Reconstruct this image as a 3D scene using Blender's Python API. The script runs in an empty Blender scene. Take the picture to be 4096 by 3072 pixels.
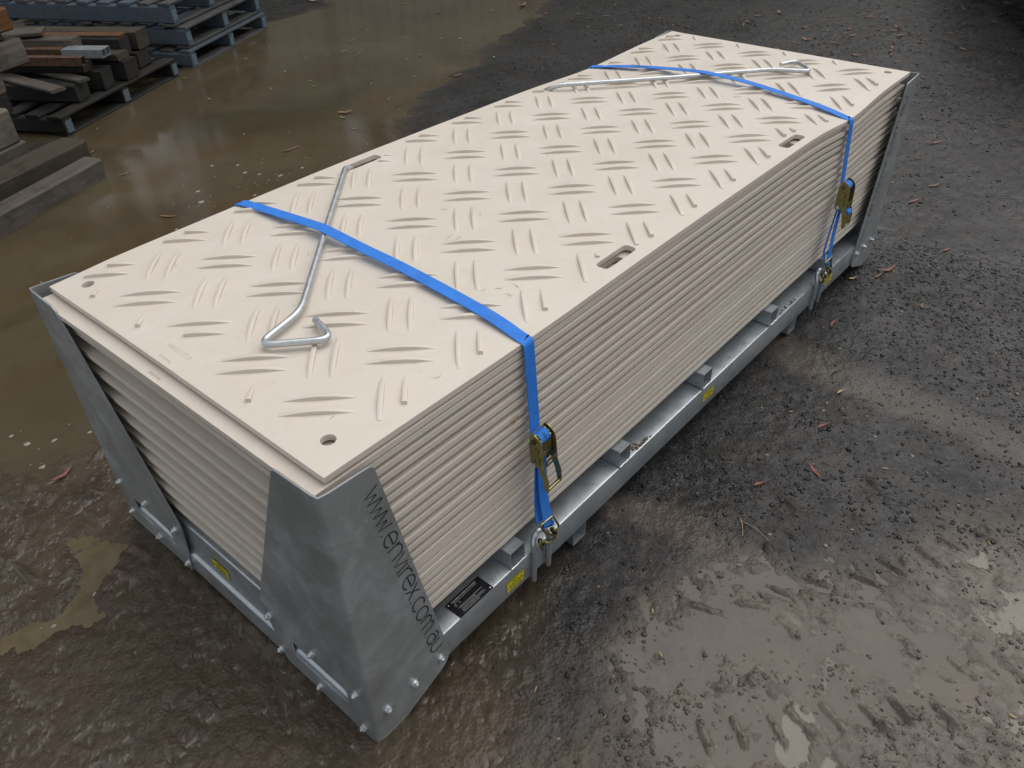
import bpy, bmesh, math, random
import numpy as np
from mathutils import Vector, Matrix, Euler
from mathutils.geometry import delaunay_2d_cdt

R = math.radians
random.seed(7)
rng = np.random.default_rng(7)
scene = bpy.context.scene
COL = scene.collection

# ------------------------------------------------------------------ camera, world, sun, exposure
cam_d = bpy.data.cameras.new('camera')
cam_d.sensor_width = 36.0
cam_d.lens = 36.0 * 3175.8 / 4096.0
cam_d.clip_start = 0.05
cam_d.clip_end = 2000.0
cam = bpy.data.objects.new('camera', cam_d)
COL.objects.link(cam)
RX = Vector((0.651607, -0.758095, -0.026464))
RY = Vector((-0.477764, -0.383056, -0.790576))
RZ = Vector((0.589195, 0.527788, -0.611792))
m = Matrix((RX, -RY, -RZ)).transposed().to_4x4()
m.translation = Vector((-0.538479, -0.943496, 1.837614))
cam.matrix_world = m
scene.camera = cam

SUN_DIR = Vector((0.55, -0.06, 1.0)).normalized()      # towards the light
sun_el = math.asin(SUN_DIR.z)
sun_az = math.atan2(SUN_DIR.x, SUN_DIR.y)

world = bpy.data.worlds.new('World')
scene.world = world
world.use_nodes = True
wn, wl = world.node_tree.nodes, world.node_tree.links
wn.clear()
sky = wn.new('ShaderNodeTexSky')
sky.sky_type = 'NISHITA'
sky.sun_disc = False
sky.sun_elevation = sun_el
sky.sun_rotation = sun_az
sky.air_density = 1.0
sky.dust_density = 5.0
sky.ozone_density = 1.0
# thick cloud: the clear sky's colour washed out and its brightness evened
gm = wn.new('ShaderNodeGamma')
gm.inputs['Gamma'].default_value = 0.14
hs = wn.new('ShaderNodeHueSaturation')
hs.inputs['Saturation'].default_value = 1.3
bg = wn.new('ShaderNodeBackground')
bg.inputs['Strength'].default_value = 0.15
wo = wn.new('ShaderNodeOutputWorld')
wl.new(sky.outputs[0], gm.inputs[0])
wl.new(gm.outputs[0], hs.inputs['Color'])
wl.new(hs.outputs[0], bg.inputs[0])
wl.new(bg.outputs[0], wo.inputs[0])

sd = bpy.data.lights.new('sun', 'SUN')
sd.energy = 0.5
sd.angle = R(70)
sd.color = (1.0, 0.985, 0.965)
sun = bpy.data.objects.new('sun', sd)
COL.objects.link(sun)
sun.rotation_euler = (-SUN_DIR).to_track_quat('-Z', 'Y').to_euler()

scene.view_settings.view_transform = 'Standard'
scene.view_settings.look = 'None'
scene.view_settings.exposure = 1.90
scene.view_settings.gamma = 1.0
scene.view_settings.use_curve_mapping = False


# ------------------------------------------------------------------ materials
class NT:
    """tiny helper round a node tree"""
    def __init__(s, name):
        s.m = bpy.data.materials.new(name)
        s.m.use_nodes = True
        s.n, s.l = s.m.node_tree.nodes, s.m.node_tree.links
        s.n.clear()
        s.out = s.n.new('ShaderNodeOutputMaterial')
        s.p = s.n.new('ShaderNodeBsdfPrincipled')
        s.l.new(s.p.outputs[0], s.out.inputs[0])
        s._co = {}

    def co(s, kind='Object'):
        if kind not in s._co:
            if kind == 'World':
                g = s.n.new('ShaderNodeNewGeometry')
                s._co[kind] = g.outputs['Position']
            else:
                g = s.n.new('ShaderNodeTexCoord')
                s._co[kind] = g.outputs[kind]
        return s._co[kind]

    def setin(s, sock, v):
        if isinstance(v, bpy.types.NodeSocket):
            s.l.new(v, sock)
        elif isinstance(v, (tuple, list)) and len(v) == 3 and sock.type == 'RGBA':
            sock.default_value = (*v, 1)
        else:
            sock.default_value = v

    def mapping(s, scale, kind='Object', rot=(0, 0, 0)):
        mp = s.n.new('ShaderNodeMapping')
        mp.inputs['Scale'].default_value = scale if isinstance(scale, tuple) else (scale,) * 3
        mp.inputs['Rotation'].default_value = rot
        s.l.new(s.co(kind), mp.inputs[0])
        return mp.outputs[0]

    def noise(s, scale, detail=4, rough=0.55, kind='Object', vec=None, dist=0.0):
        t = s.n.new('ShaderNodeTexNoise')
        t.inputs['Scale'].default_value = scale
        t.inputs['Detail'].default_value = detail
        t.inputs['Roughness'].default_value = rough
        t.inputs['Distortion'].default_value = dist
        s.l.new(vec if vec is not None else s.co(kind), t.inputs['Vector'])
        return t.outputs[0]

    def voro(s, scale, kind='Object', feat='F1', out=0, vec=None, rand=1.0):
        t = s.n.new('ShaderNodeTexVoronoi')
        t.feature = feat
        t.inputs['Scale'].default_value = scale
        t.inputs['Randomness'].default_value = rand
        s.l.new(vec if vec is not None else s.co(kind), t.inputs['Vector'])
        return t.outputs[out]

    def ramp(s, fac, stops):
        r = s.n.new('ShaderNodeValToRGB')
        els = r.color_ramp.elements
        while len(els) < len(stops):
            els.new(0.5)
        for e, (p, c) in zip(els, stops):
            e.position = p
            c = (c, c, c) if isinstance(c, (int, float)) else c
            e.color = (*c, 1)
        s.l.new(fac, r.inputs[0])
        return r.outputs[0]

    def mix(s, a, b, fac, mode='MIX'):
        x = s.n.new('ShaderNodeMix')
        x.data_type = 'RGBA'
        x.blend_type = mode
        s.setin(x.inputs[0], fac)
        s.setin(x.inputs[6], a)
        s.setin(x.inputs[7], b)
        return x.outputs[2]

    def math(s, op, a, b=0.0, clamp=False):
        x = s.n.new('ShaderNodeMath')
        x.operation = op
        x.use_clamp = clamp
        s.setin(x.inputs[0], a)
        s.setin(x.inputs[1], b)
        return x.outputs[0]

    def attr(s, name):
        a = s.n.new('ShaderNodeAttribute')
        a.attribute_name = name
        return a.outputs['Fac']

    def bump(s, h, strength=0.3, dist=0.002, prev=None):
        b = s.n.new('ShaderNodeBump')
        b.inputs['Strength'].default_value = strength
        b.inputs['Distance'].default_value = dist
        s.l.new(h, b.inputs['Height'])
        if prev is not None:
            s.l.new(prev, b.inputs['Normal'])
        return b.outputs[0]

    def objrand(s):
        o = s.n.new('ShaderNodeObjectInfo')
        return o.outputs['Random']

    def set(s, **k):
        names = dict(color='Base Color', rough='Roughness', metal='Metallic', normal='Normal',
                     spec='Specular IOR Level', coat='Coat Weight', coatr='Coat Roughness', ior='IOR')
        for kk, v in k.items():
            s.setin(s.p.inputs[names[kk]], v)
        return s.m


def plain(name, col, rough=0.5, metal=0.0, var=0.15, scale=20.0, bump=0.0, bscale=200.0, spec=0.5, kind='Object'):
    t = NT(name)
    nz = t.noise(scale, 5, 0.6, kind)
    lo = tuple(c * (1 - var) for c in col)
    hi = tuple(min(1, c * (1 + var)) for c in col)
    k = dict(color=t.ramp(nz, [(0.3, lo), (0.7, hi)]), rough=rough, metal=metal, spec=spec)
    if bump:
        k['normal'] = t.bump(t.noise(bscale, 3, 0.6, kind), bump, 0.001)
    return t.set(**k)


def mat_pvc():
    t = NT('beige_plastic')
    a = t.noise(3.0, 6, 0.6, 'World')
    b = t.noise(28.0, 4, 0.65, 'World')
    c = t.ramp(a, [(0.3, (0.618, 0.555, 0.475)), (0.75, (0.664, 0.602, 0.522))])
    c = t.mix(c, (0.50, 0.43, 0.355), t.math('MULTIPLY', t.ramp(b, [(0.55, 0), (0.8, 1)]), 0.35))
    sk = t.noise(85.0, 2, 0.5, 'World')
    c = t.mix(c, (0.30, 0.24, 0.18), t.math('MULTIPLY', t.ramp(sk, [(0.755, 0), (0.79, 1)]), 0.55))
    sm = t.noise(1.0, 6, 0.7, vec=t.mapping((5, 9, 5), 'World', (0, 0, R(30))), dist=1.5)
    c = t.mix(c, (0.70, 0.66, 0.605), t.math('MULTIPLY', t.ramp(sm, [(0.52, 0), (0.72, 1)]), 0.35))
    # a small change of batch colour from mat to mat
    c = t.mix(c, (0.55, 0.48, 0.405), t.math('MULTIPLY', t.objrand(), 0.25))
    r = t.ramp(t.noise(9, 5, 0.7, 'World'), [(0.3, 0.36), (0.75, 0.58)])
    nb = t.bump(t.noise(160, 3, 0.6, 'World'), 0.12, 0.0006)
    return t.set(color=c, rough=r, normal=nb, spec=0.4)


def mat_galv(name, base, lo=0.75, hi=1.12, rough=(0.32, 0.6), metal=0.85, stain=0.25, scale=14):
    t = NT(name)
    sp = t.voro(60, 'World', 'F1', 1)
    a = t.noise(scale, 6, 0.65, 'World')
    c = t.ramp(a, [(0.25, tuple(x * lo for x in base)), (0.75, tuple(x * hi for x in base))])
    bw = t.n.new('ShaderNodeRGBToBW')
    t.l.new(sp, bw.inputs[0])
    c = t.mix(c, tuple(x * 1.25 for x in base), t.math('MULTIPLY', bw.outputs[0], 0.22))
    st = t.noise(5.5, 5, 0.7, 'World', dist=0.6)
    c = t.mix(c, (0.16, 0.145, 0.12), t.math('MULTIPLY', t.ramp(st, [(0.56, 0), (0.78, 1)]), stain))
    rr = t.ramp(t.noise(22, 5, 0.7, 'World'), [(0.3, rough[0]), (0.75, rough[1])])
    nb = t.bump(t.noise(75, 3, 0.5, 'World'), 0.10, 0.001)
    return t.set(color=c, rough=rr, metal=metal, normal=nb)


def mat_plate():
    t = NT('dull_galvanised_plate')
    a = t.noise(6.5, 7, 0.68, 'World', dist=0.4)
    c = t.ramp(a, [(0.25, (0.195, 0.203, 0.200)), (0.50, (0.300, 0.315, 0.322)), (0.74, (0.470, 0.508, 0.535))])
    blot = t.noise(16, 5, 0.7, 'World')
    c = t.mix(c, (0.36, 0.39, 0.41), t.math('MULTIPLY', t.ramp(blot, [(0.60, 0), (0.74, 1)]), 0.5))
    # short bright scratches, running down the plate
    sv = t.mapping((90, 90, 9), 'World', (0, R(18), 0))
    sc = t.voro(1.0, vec=sv)
    c = t.mix(c, (0.60, 0.63, 0.65), t.math('MULTIPLY', t.ramp(sc, [(0.035, 1), (0.07, 0)]), 0.7))
    r = t.ramp(t.noise(12, 5, 0.7, 'World'), [(0.3, 0.34), (0.75, 0.55)])
    nb = t.bump(t.noise(50, 4, 0.6, 'World'), 0.10, 0.0012)
    return t.set(color=c, rough=r, metal=0.45, normal=nb)


def mat_webbing():
    t = NT('blue_webbing')
    wv = t.n.new('ShaderNodeTexWave')
    wv.wave_type = 'BANDS'
    wv.inputs['Scale'].default_value = 180
    wv.inputs['Distortion'].default_value = 0.4
    t.l.new(t.mapping((1.0, 1.0, 1.0), 'World', (0, 0, R(45))), wv.inputs[0])
    c = t.ramp(t.noise(30, 4, 0.6, 'World'), [(0.3, (0.026, 0.185, 0.64)), (0.7, (0.042, 0.245, 0.80))])
    c = t.mix(c, (0.012, 0.10, 0.42), t.math('MULTIPLY', wv.outputs[0], 0.35))
    c = t.mix(c, (0.10, 0.20, 0.40), t.math('MULTIPLY', t.ramp(t.noise(11, 5, 0.7, 'World'), [(0.55, 0), (0.75, 1)]), 0.35))
    nb = t.bump(wv.outputs[0], 0.35, 0.0006)
    return t.set(color=c, rough=0.62, normal=nb, spec=0.3)


def mat_yellow_zinc(name='yellow_zinc', dark=1.0):
    t = NT(name)
    a = t.noise(55, 5, 0.6, 'World')
    c = t.ramp(a, [(0.25, (0.20 * dark, 0.165 * dark, 0.055 * dark)), (0.5, (0.31 * dark, 0.29 * dark, 0.12 * dark)),
                   (0.7, (0.34 * dark, 0.25 * dark, 0.19 * dark)), (0.9, (0.46 * dark, 0.46 * dark, 0.30 * dark))])
    return t.set(color=c, rough=0.28, metal=0.9)


def mat_wood(name, lo, hi, rough=0.75, paint=None, pf=0.6):
    t = NT(name)
    v = t.mapping((4.0, 40.0, 40.0), 'Object')
    g = t.noise(1.0, 6, 0.7, vec=v, dist=1.2)
    c = t.ramp(g, [(0.25, lo), (0.75, hi)])
    c = t.mix(c, tuple(x * 0.45 for x in lo), t.math('MULTIPLY', t.ramp(t.noise(7, 5, 0.7), [(0.5, 0), (0.75, 1)]), 0.7))
    if paint:
        pm = t.ramp(t.noise(9, 6, 0.75, vec=t.mapping((1.5, 5, 5))), [(0.28, 0), (0.5, 1)])
        c = t.mix(c, t.ramp(t.noise(20, 4), [(0.3, tuple(x * 0.7 for x in paint)), (0.7, paint)]), t.math('MULTIPLY', pm, pf))
    c = t.mix(c, (0.5, 0.5, 0.5), t.math('MULTIPLY', t.objrand(), 0.0))
    nb = t.bump(g, 0.5, 0.002)
    return t.set(color=c, rough=rough, normal=nb, spec=0.35)


M = {}
M['pvc'] = mat_pvc()
M['galv'] = mat_galv('galvanised_steel', (0.47, 0.51, 0.54), metal=0.70, rough=(0.24, 0.46))
M['galv_bright'] = mat_galv('bright_galvanised_steel', (0.56, 0.585, 0.60), rough=(0.28, 0.5), stain=0.08, scale=40)
M['plate'] = mat_plate()
M['bolt'] = plain('zinc_bolt', (0.66, 0.69, 0.71), 0.32, 0.85, 0.12, 60)
M['web'] = mat_webbing()
M['webdark'] = plain('dark_blue_webbing', (0.01, 0.035, 0.14), 0.7, 0, 0.2, 40)
M['zinc'] = mat_yellow_zinc()
M['zincd'] = mat_yellow_zinc('dark_yellow_zinc', 0.45)
M['black'] = plain('black_plate', (0.012, 0.012, 0.014), 0.35, 0, 0.2)
M['ink'] = plain('ink', (0.012, 0.012, 0.012), 0.7, 0, 0.1)
M['cut'] = plain('cut_letter_shade', (0.014, 0.017, 0.020), 0.8, 0, 0.1)  # dark colour painted for the shade inside cut-through letters
M['halo'] = plain('heat_tint', (0.42, 0.43, 0.41), 0.4, 0.5, 0.35, 90)
M['white'] = plain('white_print', (0.72, 0.73, 0.74), 0.5, 0, 0.05)
M['yellow'] = plain('yellow_sticker', (0.62, 0.55, 0.02), 0.4, 0, 0.12, 50)
M['stain'] = plain('mud_stain', (0.10, 0.066, 0.035), 0.6, 0, 0.3, 60)
M['wood_grey'] = mat_wood('weathered_timber', (0.042, 0.035, 0.028), (0.125, 0.107, 0.088))
M['wood_brown'] = mat_wood('brown_timber', (0.024, 0.018, 0.012), (0.074, 0.058, 0.041))
M['wood_dark'] = mat_wood('dark_wet_timber', (0.008, 0.0075, 0.007), (0.028, 0.025, 0.022))
M['wood_orange'] = mat_wood('orange_timber', (0.060, 0.026, 0.010), (0.160, 0.072, 0.020))
M['wood_pale'] = mat_wood('pale_timber', (0.07, 0.060, 0.050), (0.19, 0.165, 0.135))
M['blue_wood'] = mat_wood('blue_painted_timber', (0.045, 0.045, 0.045), (0.12, 0.12, 0.115), paint=(0.070, 0.098, 0.128), pf=0.85)
M['blue_wood_worn'] = mat_wood('worn_blue_timber', (0.045, 0.040, 0.034), (0.135, 0.118, 0.10), paint=(0.04, 0.058, 0.08), pf=0.45)
M['rust'] = plain('rusty_steel', (0.085, 0.042, 0.024), 0.75, 0.15, 0.45, 30, 0.4, 120)
M['nailplate'] = plain('nail_plate', (0.30, 0.42, 0.52), 0.4, 0.6, 0.3, 120)
M['rubber'] = plain('black_rubber', (0.012, 0.012, 0.012), 0.7, 0, 0.2)
M['leaf_red'] = plain('red_leaf', (0.200, 0.070, 0.052), 0.55, 0, 0.35, 60)
M['leaf_brown'] = plain('brown_leaf', (0.19, 0.105, 0.050), 0.6, 0, 0.35, 60)
M['leaf_tan'] = plain('tan_leaf', (0.36, 0.27, 0.14), 0.6, 0, 0.3, 60)
M['leaf_green'] = plain('green_leaf', (0.16, 0.24, 0.07), 0.5, 0, 0.3, 60)
M['leaf_orange'] = plain('orange_leaf', (0.36, 0.17, 0.04), 0.6, 0, 0.3, 60)
M['foam'] = plain('foam_fleck', (0.24, 0.24, 0.21), 0.35, 0, 0.25, 80)
M['fence'] = plain('fence_sheet', (0.52, 0.52, 0.47), 0.5, 0.0, 0.12, 3)
M['fence_post'] = plain('fence_post', (0.30, 0.30, 0.28), 0.5, 0.1, 0.12, 3)


# ------------------------------------------------------------------ object helpers
def tag(o, label=None, cat=None, group=None, kind=None):
    if label:
        o['label'] = label
    if cat:
        o['category'] = cat
    if group:
        o['group'] = group
    if kind:
        o['kind'] = kind
    return o


def link(name, mesh, parent=None, mat=None):
    o = bpy.data.objects.new(name, mesh)
    COL.objects.link(o)
    if parent is not None:
        o.parent = parent
    if mat is not None and mesh is not None and not mesh.materials:
        mesh.materials.append(mat)
    return o


def empty(name, loc=(0, 0, 0), rz=0.0, label=None, cat=None, group=None):
    o = bpy.data.objects.new(name, None)
    o.empty_display_size = 0.05
    COL.objects.link(o)
    o.location = loc
    o.rotation_euler = (0, 0, rz)
    return tag(o, label, cat, group)


def shade(me, smooth=True, angle=35):
    if smooth:
        me.shade_smooth()
        me.set_sharp_from_angle(angle=R(angle))


class MB:
    def __init__(s):
        s.v, s.f = [], []

    def add(s, vs, fs):
        b = len(s.v)
        s.v += [tuple(v) for v in vs]
        s.f += [tuple(i + b for i in f) for f in fs]
        return s

    def box(s, c, size, rot=None, ch=0.0):
        hx, hy, hz = size[0] / 2, size[1] / 2, size[2] / 2
        c = Vector(c)
        mt = rot if rot is not None else Matrix.Identity(3)
        if ch <= 0:
            vs = [(sx * hx, sy * hy, sz * hz) for sz in (-1, 1) for sy in (-1, 1) for sx in (-1, 1)]
            fs = [(0, 2, 3, 1), (4, 5, 7, 6), (0, 1, 5, 4), (2, 6, 7, 3), (0, 4, 6, 2), (1, 3, 7, 5)]
            return s.add([c + mt @ Vector(v) for v in vs], fs)
        bm = bmesh.new()
        bmesh.ops.create_cube(bm, size=1.0)
        for v in bm.verts:
            v.co = Vector((v.co.x * 2 * hx, v.co.y * 2 * hy, v.co.z * 2 * hz))
        bmesh.ops.bevel(bm, geom=list(bm.edges), offset=ch, segments=2, affect='EDGES', profile=0.5)
        bm.verts.index_update()
        vs = [c + mt @ v.co for v in bm.verts]
        fs = [[v.index for v in f.verts] for f in bm.faces]
        bm.free()
        return s.add(vs, fs)

    def tube(s, pts, r, n=10, cap=True, flat=1.0):
        pts = [Vector(p) for p in pts]
        rad = r if isinstance(r, (list, tuple)) else [r] * len(pts)
        rings = []
        up = None
        for i, p in enumerate(pts):
            a = pts[max(0, i - 1)]
            b = pts[min(len(pts) - 1, i + 1)]
            d = (b - a).normalized()
            if up is None:
                up = d.orthogonal().normalized()
            else:
                up = (up - d * up.dot(d))
                up = up.normalized() if up.length > 1e-6 else d.orthogonal().normalized()
            w = d.cross(up)
            rings.append([p + (up * math.cos(t) + w * math.sin(t) * flat) * rad[i]
                          for t in (2 * math.pi * k / n for k in range(n))])
        vs = [v for rg in rings for v in rg]
        fs = []
        for i in range(len(rings) - 1):
            for k in range(n):
                k2 = (k + 1) % n
                fs.append((i * n + k, i * n + k2, (i + 1) * n + k2, (i + 1) * n + k))
        if cap:
            fs.append(tuple(reversed(range(n))))
            fs.append(tuple(range((len(rings) - 1) * n, len(rings) * n)))
        return s.add(vs, fs)

    def prism(s, poly, a, b, frame):
        """poly in 2D, extruded a..b along the third axis; frame maps (u,v,w)->xyz"""
        n = len(poly)
        vs = [frame(u, v, a) for u, v in poly] + [frame(u, v, b) for u, v in poly]
        fs = [tuple(reversed(range(n))), tuple(range(n, 2 * n))]
        fs += [(i, (i + 1) % n, n + (i + 1) % n, n + i) for i in range(n)]
        return s.add(vs, fs)

    def mesh(s, name):
        me = bpy.data.meshes.new(name)
        me.from_pydata(s.v, [], s.f)
        bm = bmesh.new()
        bm.from_mesh(me)
        bmesh.ops.recalc_face_normals(bm, faces=bm.faces)
        bm.to_mesh(me)
        bm.free()
        return me

    def build(s, name, mat, parent=None, smooth=True, angle=35):
        me = s.mesh(name)
        shade(me, smooth, angle)
        return link(name, me, parent, mat)


def rounded(pts, r, seg=4):
    """round the corners of a polygon; r scalar or list"""
    out = []
    n = len(pts)
    for i in range(n):
        ri = r[i] if isinstance(r, (list, tuple)) else r
        p = Vector(pts[i])
        if ri <= 0:
            out.append((p.x, p.y))
            continue
        a = (Vector(pts[i - 1]) - p)
        b = (Vector(pts[(i + 1) % n]) - p)
        ri2 = min(ri, a.length * 0.45, b.length * 0.45)
        a, b = p + a.normalized() * ri2, p + b.normalized() * ri2
        for k in range(seg + 1):
            t = k / seg
            q = a * (1 - t) ** 2 + p * 2 * t * (1 - t) + b * t * t
            out.append((q.x, q.y))
    return out


def resample(loop, step):
    out = []
    n = len(loop)
    for i in range(n):
        a, b = Vector(loop[i]), Vector(loop[(i + 1) % n])
        k = max(1, int((b - a).length / step))
        for j in range(k):
            q = a.lerp(b, j / k)
            out.append((q.x, q.y))
    return out


def slab(outer, holes, grid, th, fmap, ch=0.0, inset=None):
    """flat polygon with holes, CDT-meshed with interior points, given thickness and mapped by fmap(u,v,n)"""
    V, E, loops = [], [], []
    for lp in [outer] + holes:
        b = len(V)
        V += [Vector(p) for p in lp]
        loops.append(list(range(b, b + len(lp))))
        E += [(b + i, b + (i + 1) % len(lp)) for i in range(len(lp))]
    V += [Vector(g) for g in grid]
    F = [lp if i == 0 else list(lp) for i, lp in enumerate(loops)]
    vo, eo, fo, vorig, _, _ = delaunay_2d_cdt(V, E, F, 2, 1e-6)
    mb = MB()
    nv = len(vo)
    top = [fmap(v.x, v.y, th) for v in vo]
    bot = [fmap(v.x, v.y, 0) for v in vo]
    # boundary edges
    cnt = {}
    for f in fo:
        for i in range(len(f)):
            e = (f[i], f[(i + 1) % len(f)])
            cnt[e] = 1
    bnd = [e for e in cnt if (e[1], e[0]) not in cnt]
    vs = top + bot
    fs = [tuple(f) for f in fo] + [tuple(nv + i for i in reversed(f)) for f in fo]
    if ch > 0:
        # push boundary ring: outline vertices get an extra pair a little outside
        nxt = {a: b for a, b in bnd}
        prv = {b: a for a, b in bnd}
        ring = {}
        for a in nxt:
            p = vo[a]
            d1 = (vo[nxt[a]] - p)
            d0 = (p - vo[prv[a]])
            t = (d0.normalized() + d1.normalized())
            t = t.normalized() if t.length > 1e-9 else d1.normalized()
            q = p + Vector((t.y, -t.x)) * ch
            ring[a] = (len(vs), len(vs) + 1)
            vs.append(fmap(q.x, q.y, th - ch))
            vs.append(fmap(q.x, q.y, ch))
        for a, b in bnd:
            fs.append((b, a, ring[a][0], ring[b][0]))
            fs.append((ring[b][0], ring[a][0], ring[a][1], ring[b][1]))
            fs.append((ring[b][1], ring[a][1], nv + a, nv + b))
    else:
        for a, b in bnd:
            fs.append((b, a, nv + a, nv + b))
    mb.add(vs, fs)
    return mb


def text_mesh(body, size, extrude=0.0, align='CENTER', spacing=1.0, yal='CENTER'):
    cu = bpy.data.curves.new('text', 'FONT')
    cu.body = body
    cu.size = size
    cu.extrude = extrude
    cu.align_x = align
    cu.align_y = yal
    cu.space_character = spacing
    cu.resolution_u = 3
    o = bpy.data.objects.new('text_tmp', cu)
    COL.objects.link(o)
    bpy.context.view_layer.update()
    dg = bpy.context.evaluated_depsgraph_get()
    me = bpy.data.meshes.new_from_object(o.evaluated_get(dg))
    bpy.data.objects.remove(o)
    bpy.data.curves.remove(cu)
    me.materials.clear()
    return me


def basis(o, origin, x, y):
    x = Vector(x).normalized()
    z = x.cross(Vector(y)).normalized()
    y = z.cross(x)
    mt = Matrix((x, y, z)).transposed().to_4x4()
    mt.translation = Vector(origin)
    o.matrix_local = mt
    return o


# ------------------------------------------------------------------ noise on numpy grids
class VN:
    def __init__(s, seed):
        s.t = np.random.default_rng(seed).random((256, 256)).astype(np.float32)

    def __call__(s, x, y):
        xi = np.floor(x).astype(np.int64)
        yi = np.floor(y).astype(np.int64)
        fx = x - xi
        fy = y - yi
        fx = fx * fx * (3 - 2 * fx)
        fy = fy * fy * (3 - 2 * fy)
        t = s.t
        x0, x1, y0, y1 = xi & 255, (xi + 1) & 255, yi & 255, (yi + 1) & 255
        return (t[x0, y0] * (1 - fx) * (1 - fy) + t[x1, y0] * fx * (1 - fy)
                + t[x0, y1] * (1 - fx) * fy + t[x1, y1] * fx * fy) * 2 - 1


def fbm(seed, x, y, s, o=4, g=0.5):
    r = np.zeros_like(x)
    a = 1.0
    for k in range(o):
        r += a * VN(seed + k)(x / s + 17.3 * k + 3.1, y / s - 9.7 * k + 7.7)
        a *= g
        s *= 0.5
    return r


def sstep(a, b, x):
    t = np.clip((x - a) / (b - a), 0, 1)
    return t * t * (3 - 2 * t)


def poly_sd(poly, x, y):
    """signed distance, positive inside"""
    px, py = x.ravel(), y.ravel()
    d = np.full(px.shape, 1e9)
    ins = np.zeros(px.shape, bool)
    n = len(poly)
    for i in range(n):
        ax, ay = poly[i]
        bx, by = poly[(i + 1) % n]
        ex, ey = bx - ax, by - ay
        t = np.clip(((px - ax) * ex + (py - ay) * ey) / (ex * ex + ey * ey + 1e-12), 0, 1)
        d = np.minimum(d, np.hypot(px - ax - t * ex, py - ay - t * ey))
        c = ((ay > py) != (by > py)) & (px < ex * (py - ay) / (ey if abs(ey) > 1e-12 else 1e-12) + ax)
        ins ^= c
    return np.where(ins, d, -d).reshape(x.shape)


BASIN = [(-1.2, 2.2), (-0.6, 1.72), (-0.28, 1.55), (-0.11, 1.46), (0.05, 1.60), (0.3, 1.5), (0.9, 1.6), (1.7, 2.30), (2.44, 2.75),
         (3.22, 3.20), (4.22, 3.55), (5.28, 4.05), (6.3, 4.40), (9, 6.2), (9.5, 9.5), (5.5, 7.5), (4.75, 6.2), (4.12, 6.12),
         (3.6, 7.4), (1, 8), (-3, 5)]
POOL = [(-0.22, 1.23), (-0.17, 1.12), (-0.13, 1.03), (-0.20, 0.95), (-0.28, 0.91), (-0.27, 0.83), (-0.36, 0.80), (-0.45, 0.86), (-0.56, 0.90),
        (-0.60, 1.02), (-0.52, 1.05), (-0.42, 0.97), (-0.35, 0.98), (-0.29, 1.04), (-0.28, 1.15)]
PATCH = [(1.03, -0.53), (1.17, -0.64), (1.30, -0.80), (1.55, -1.00), (2.2, -1.6), (0.7, -2.0), (0.1, -0.75), (0.27, -0.52), (0.43, -0.44), (0.52, -0.34),
         (0.72, -0.37), (0.85, -0.43)]
TRACKA = [(0.95, 0.10), (1.02, -0.03), (1.09, -0.22), (1.06, -0.39), (1.01, -0.55), (0.92, -0.52), (0.97, -0.36), (0.99, -0.21), (0.94, -0.05)]
TRACKB = [(2.02, 0.05), (2.14, 0.0), (2.12, -0.42), (2.10, -0.95), (2.2, -1.8), (2.0, -1.8), (1.98, -0.9), (1.98, -0.42)]
WL_BASIN, WL_POOL, WL_PATCH = -0.014, -0.012, -0.0065


def lugs(x, y):
    """ridges pressed up by tyre lugs in the mud"""
    h = np.zeros_like(x)
    rr = np.random.default_rng(21)
    spots = []
    for k in range(70):
        spots.append((rr.uniform(0.25, 1.6), rr.uniform(-1.35, -0.42), rr.uniform(40, 120), rr.uniform(0.008, 0.035), rr.uniform(0.006, 0.011), rr.uniform(0.004, 0.010)))
    for k in range(9):                                   # a row along the upper edge of the wet mud
        t = k / 8
        spots.append((0.80 + 0.75 * t, -0.44 - 0.50 * t + rr.normal() * 0.015, 95 + rr.normal() * 12, 0.04, 0.008, 0.014))
    for k in range(8):                                   # and a second row towards the camera
        t = k / 7
        spots.append((0.48 + 0.42 * t, -0.60 - 0.42 * t + rr.normal() * 0.01, 60 + rr.normal() * 15, 0.045, 0.010, 0.017))
    for k in range(16):                                  # mud bank beside the left corner plate
        spots.append((rr.uniform(-0.45, 0.05), rr.uniform(0.95, 1.55), rr.uniform(0, 180), rr.uniform(0.03, 0.06), rr.uniform(0.008, 0.012), rr.uniform(0.008, 0.016)))
    for (cx, cy, an, ln, wd, hh) in spots:
        ca, sa = math.cos(R(an)), math.sin(R(an))
        u = (x - cx) * ca + (y - cy) * sa
        v = -(x - cx) * sa + (y - cy) * ca
        h += hh * np.exp(-(u / ln) ** 4 - (v / wd) ** 2) - 0.35 * hh * np.exp(-(u / ln) ** 4 - ((v - 2.0 * wd) / wd) ** 2)
    return h


FILM = [None]


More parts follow.
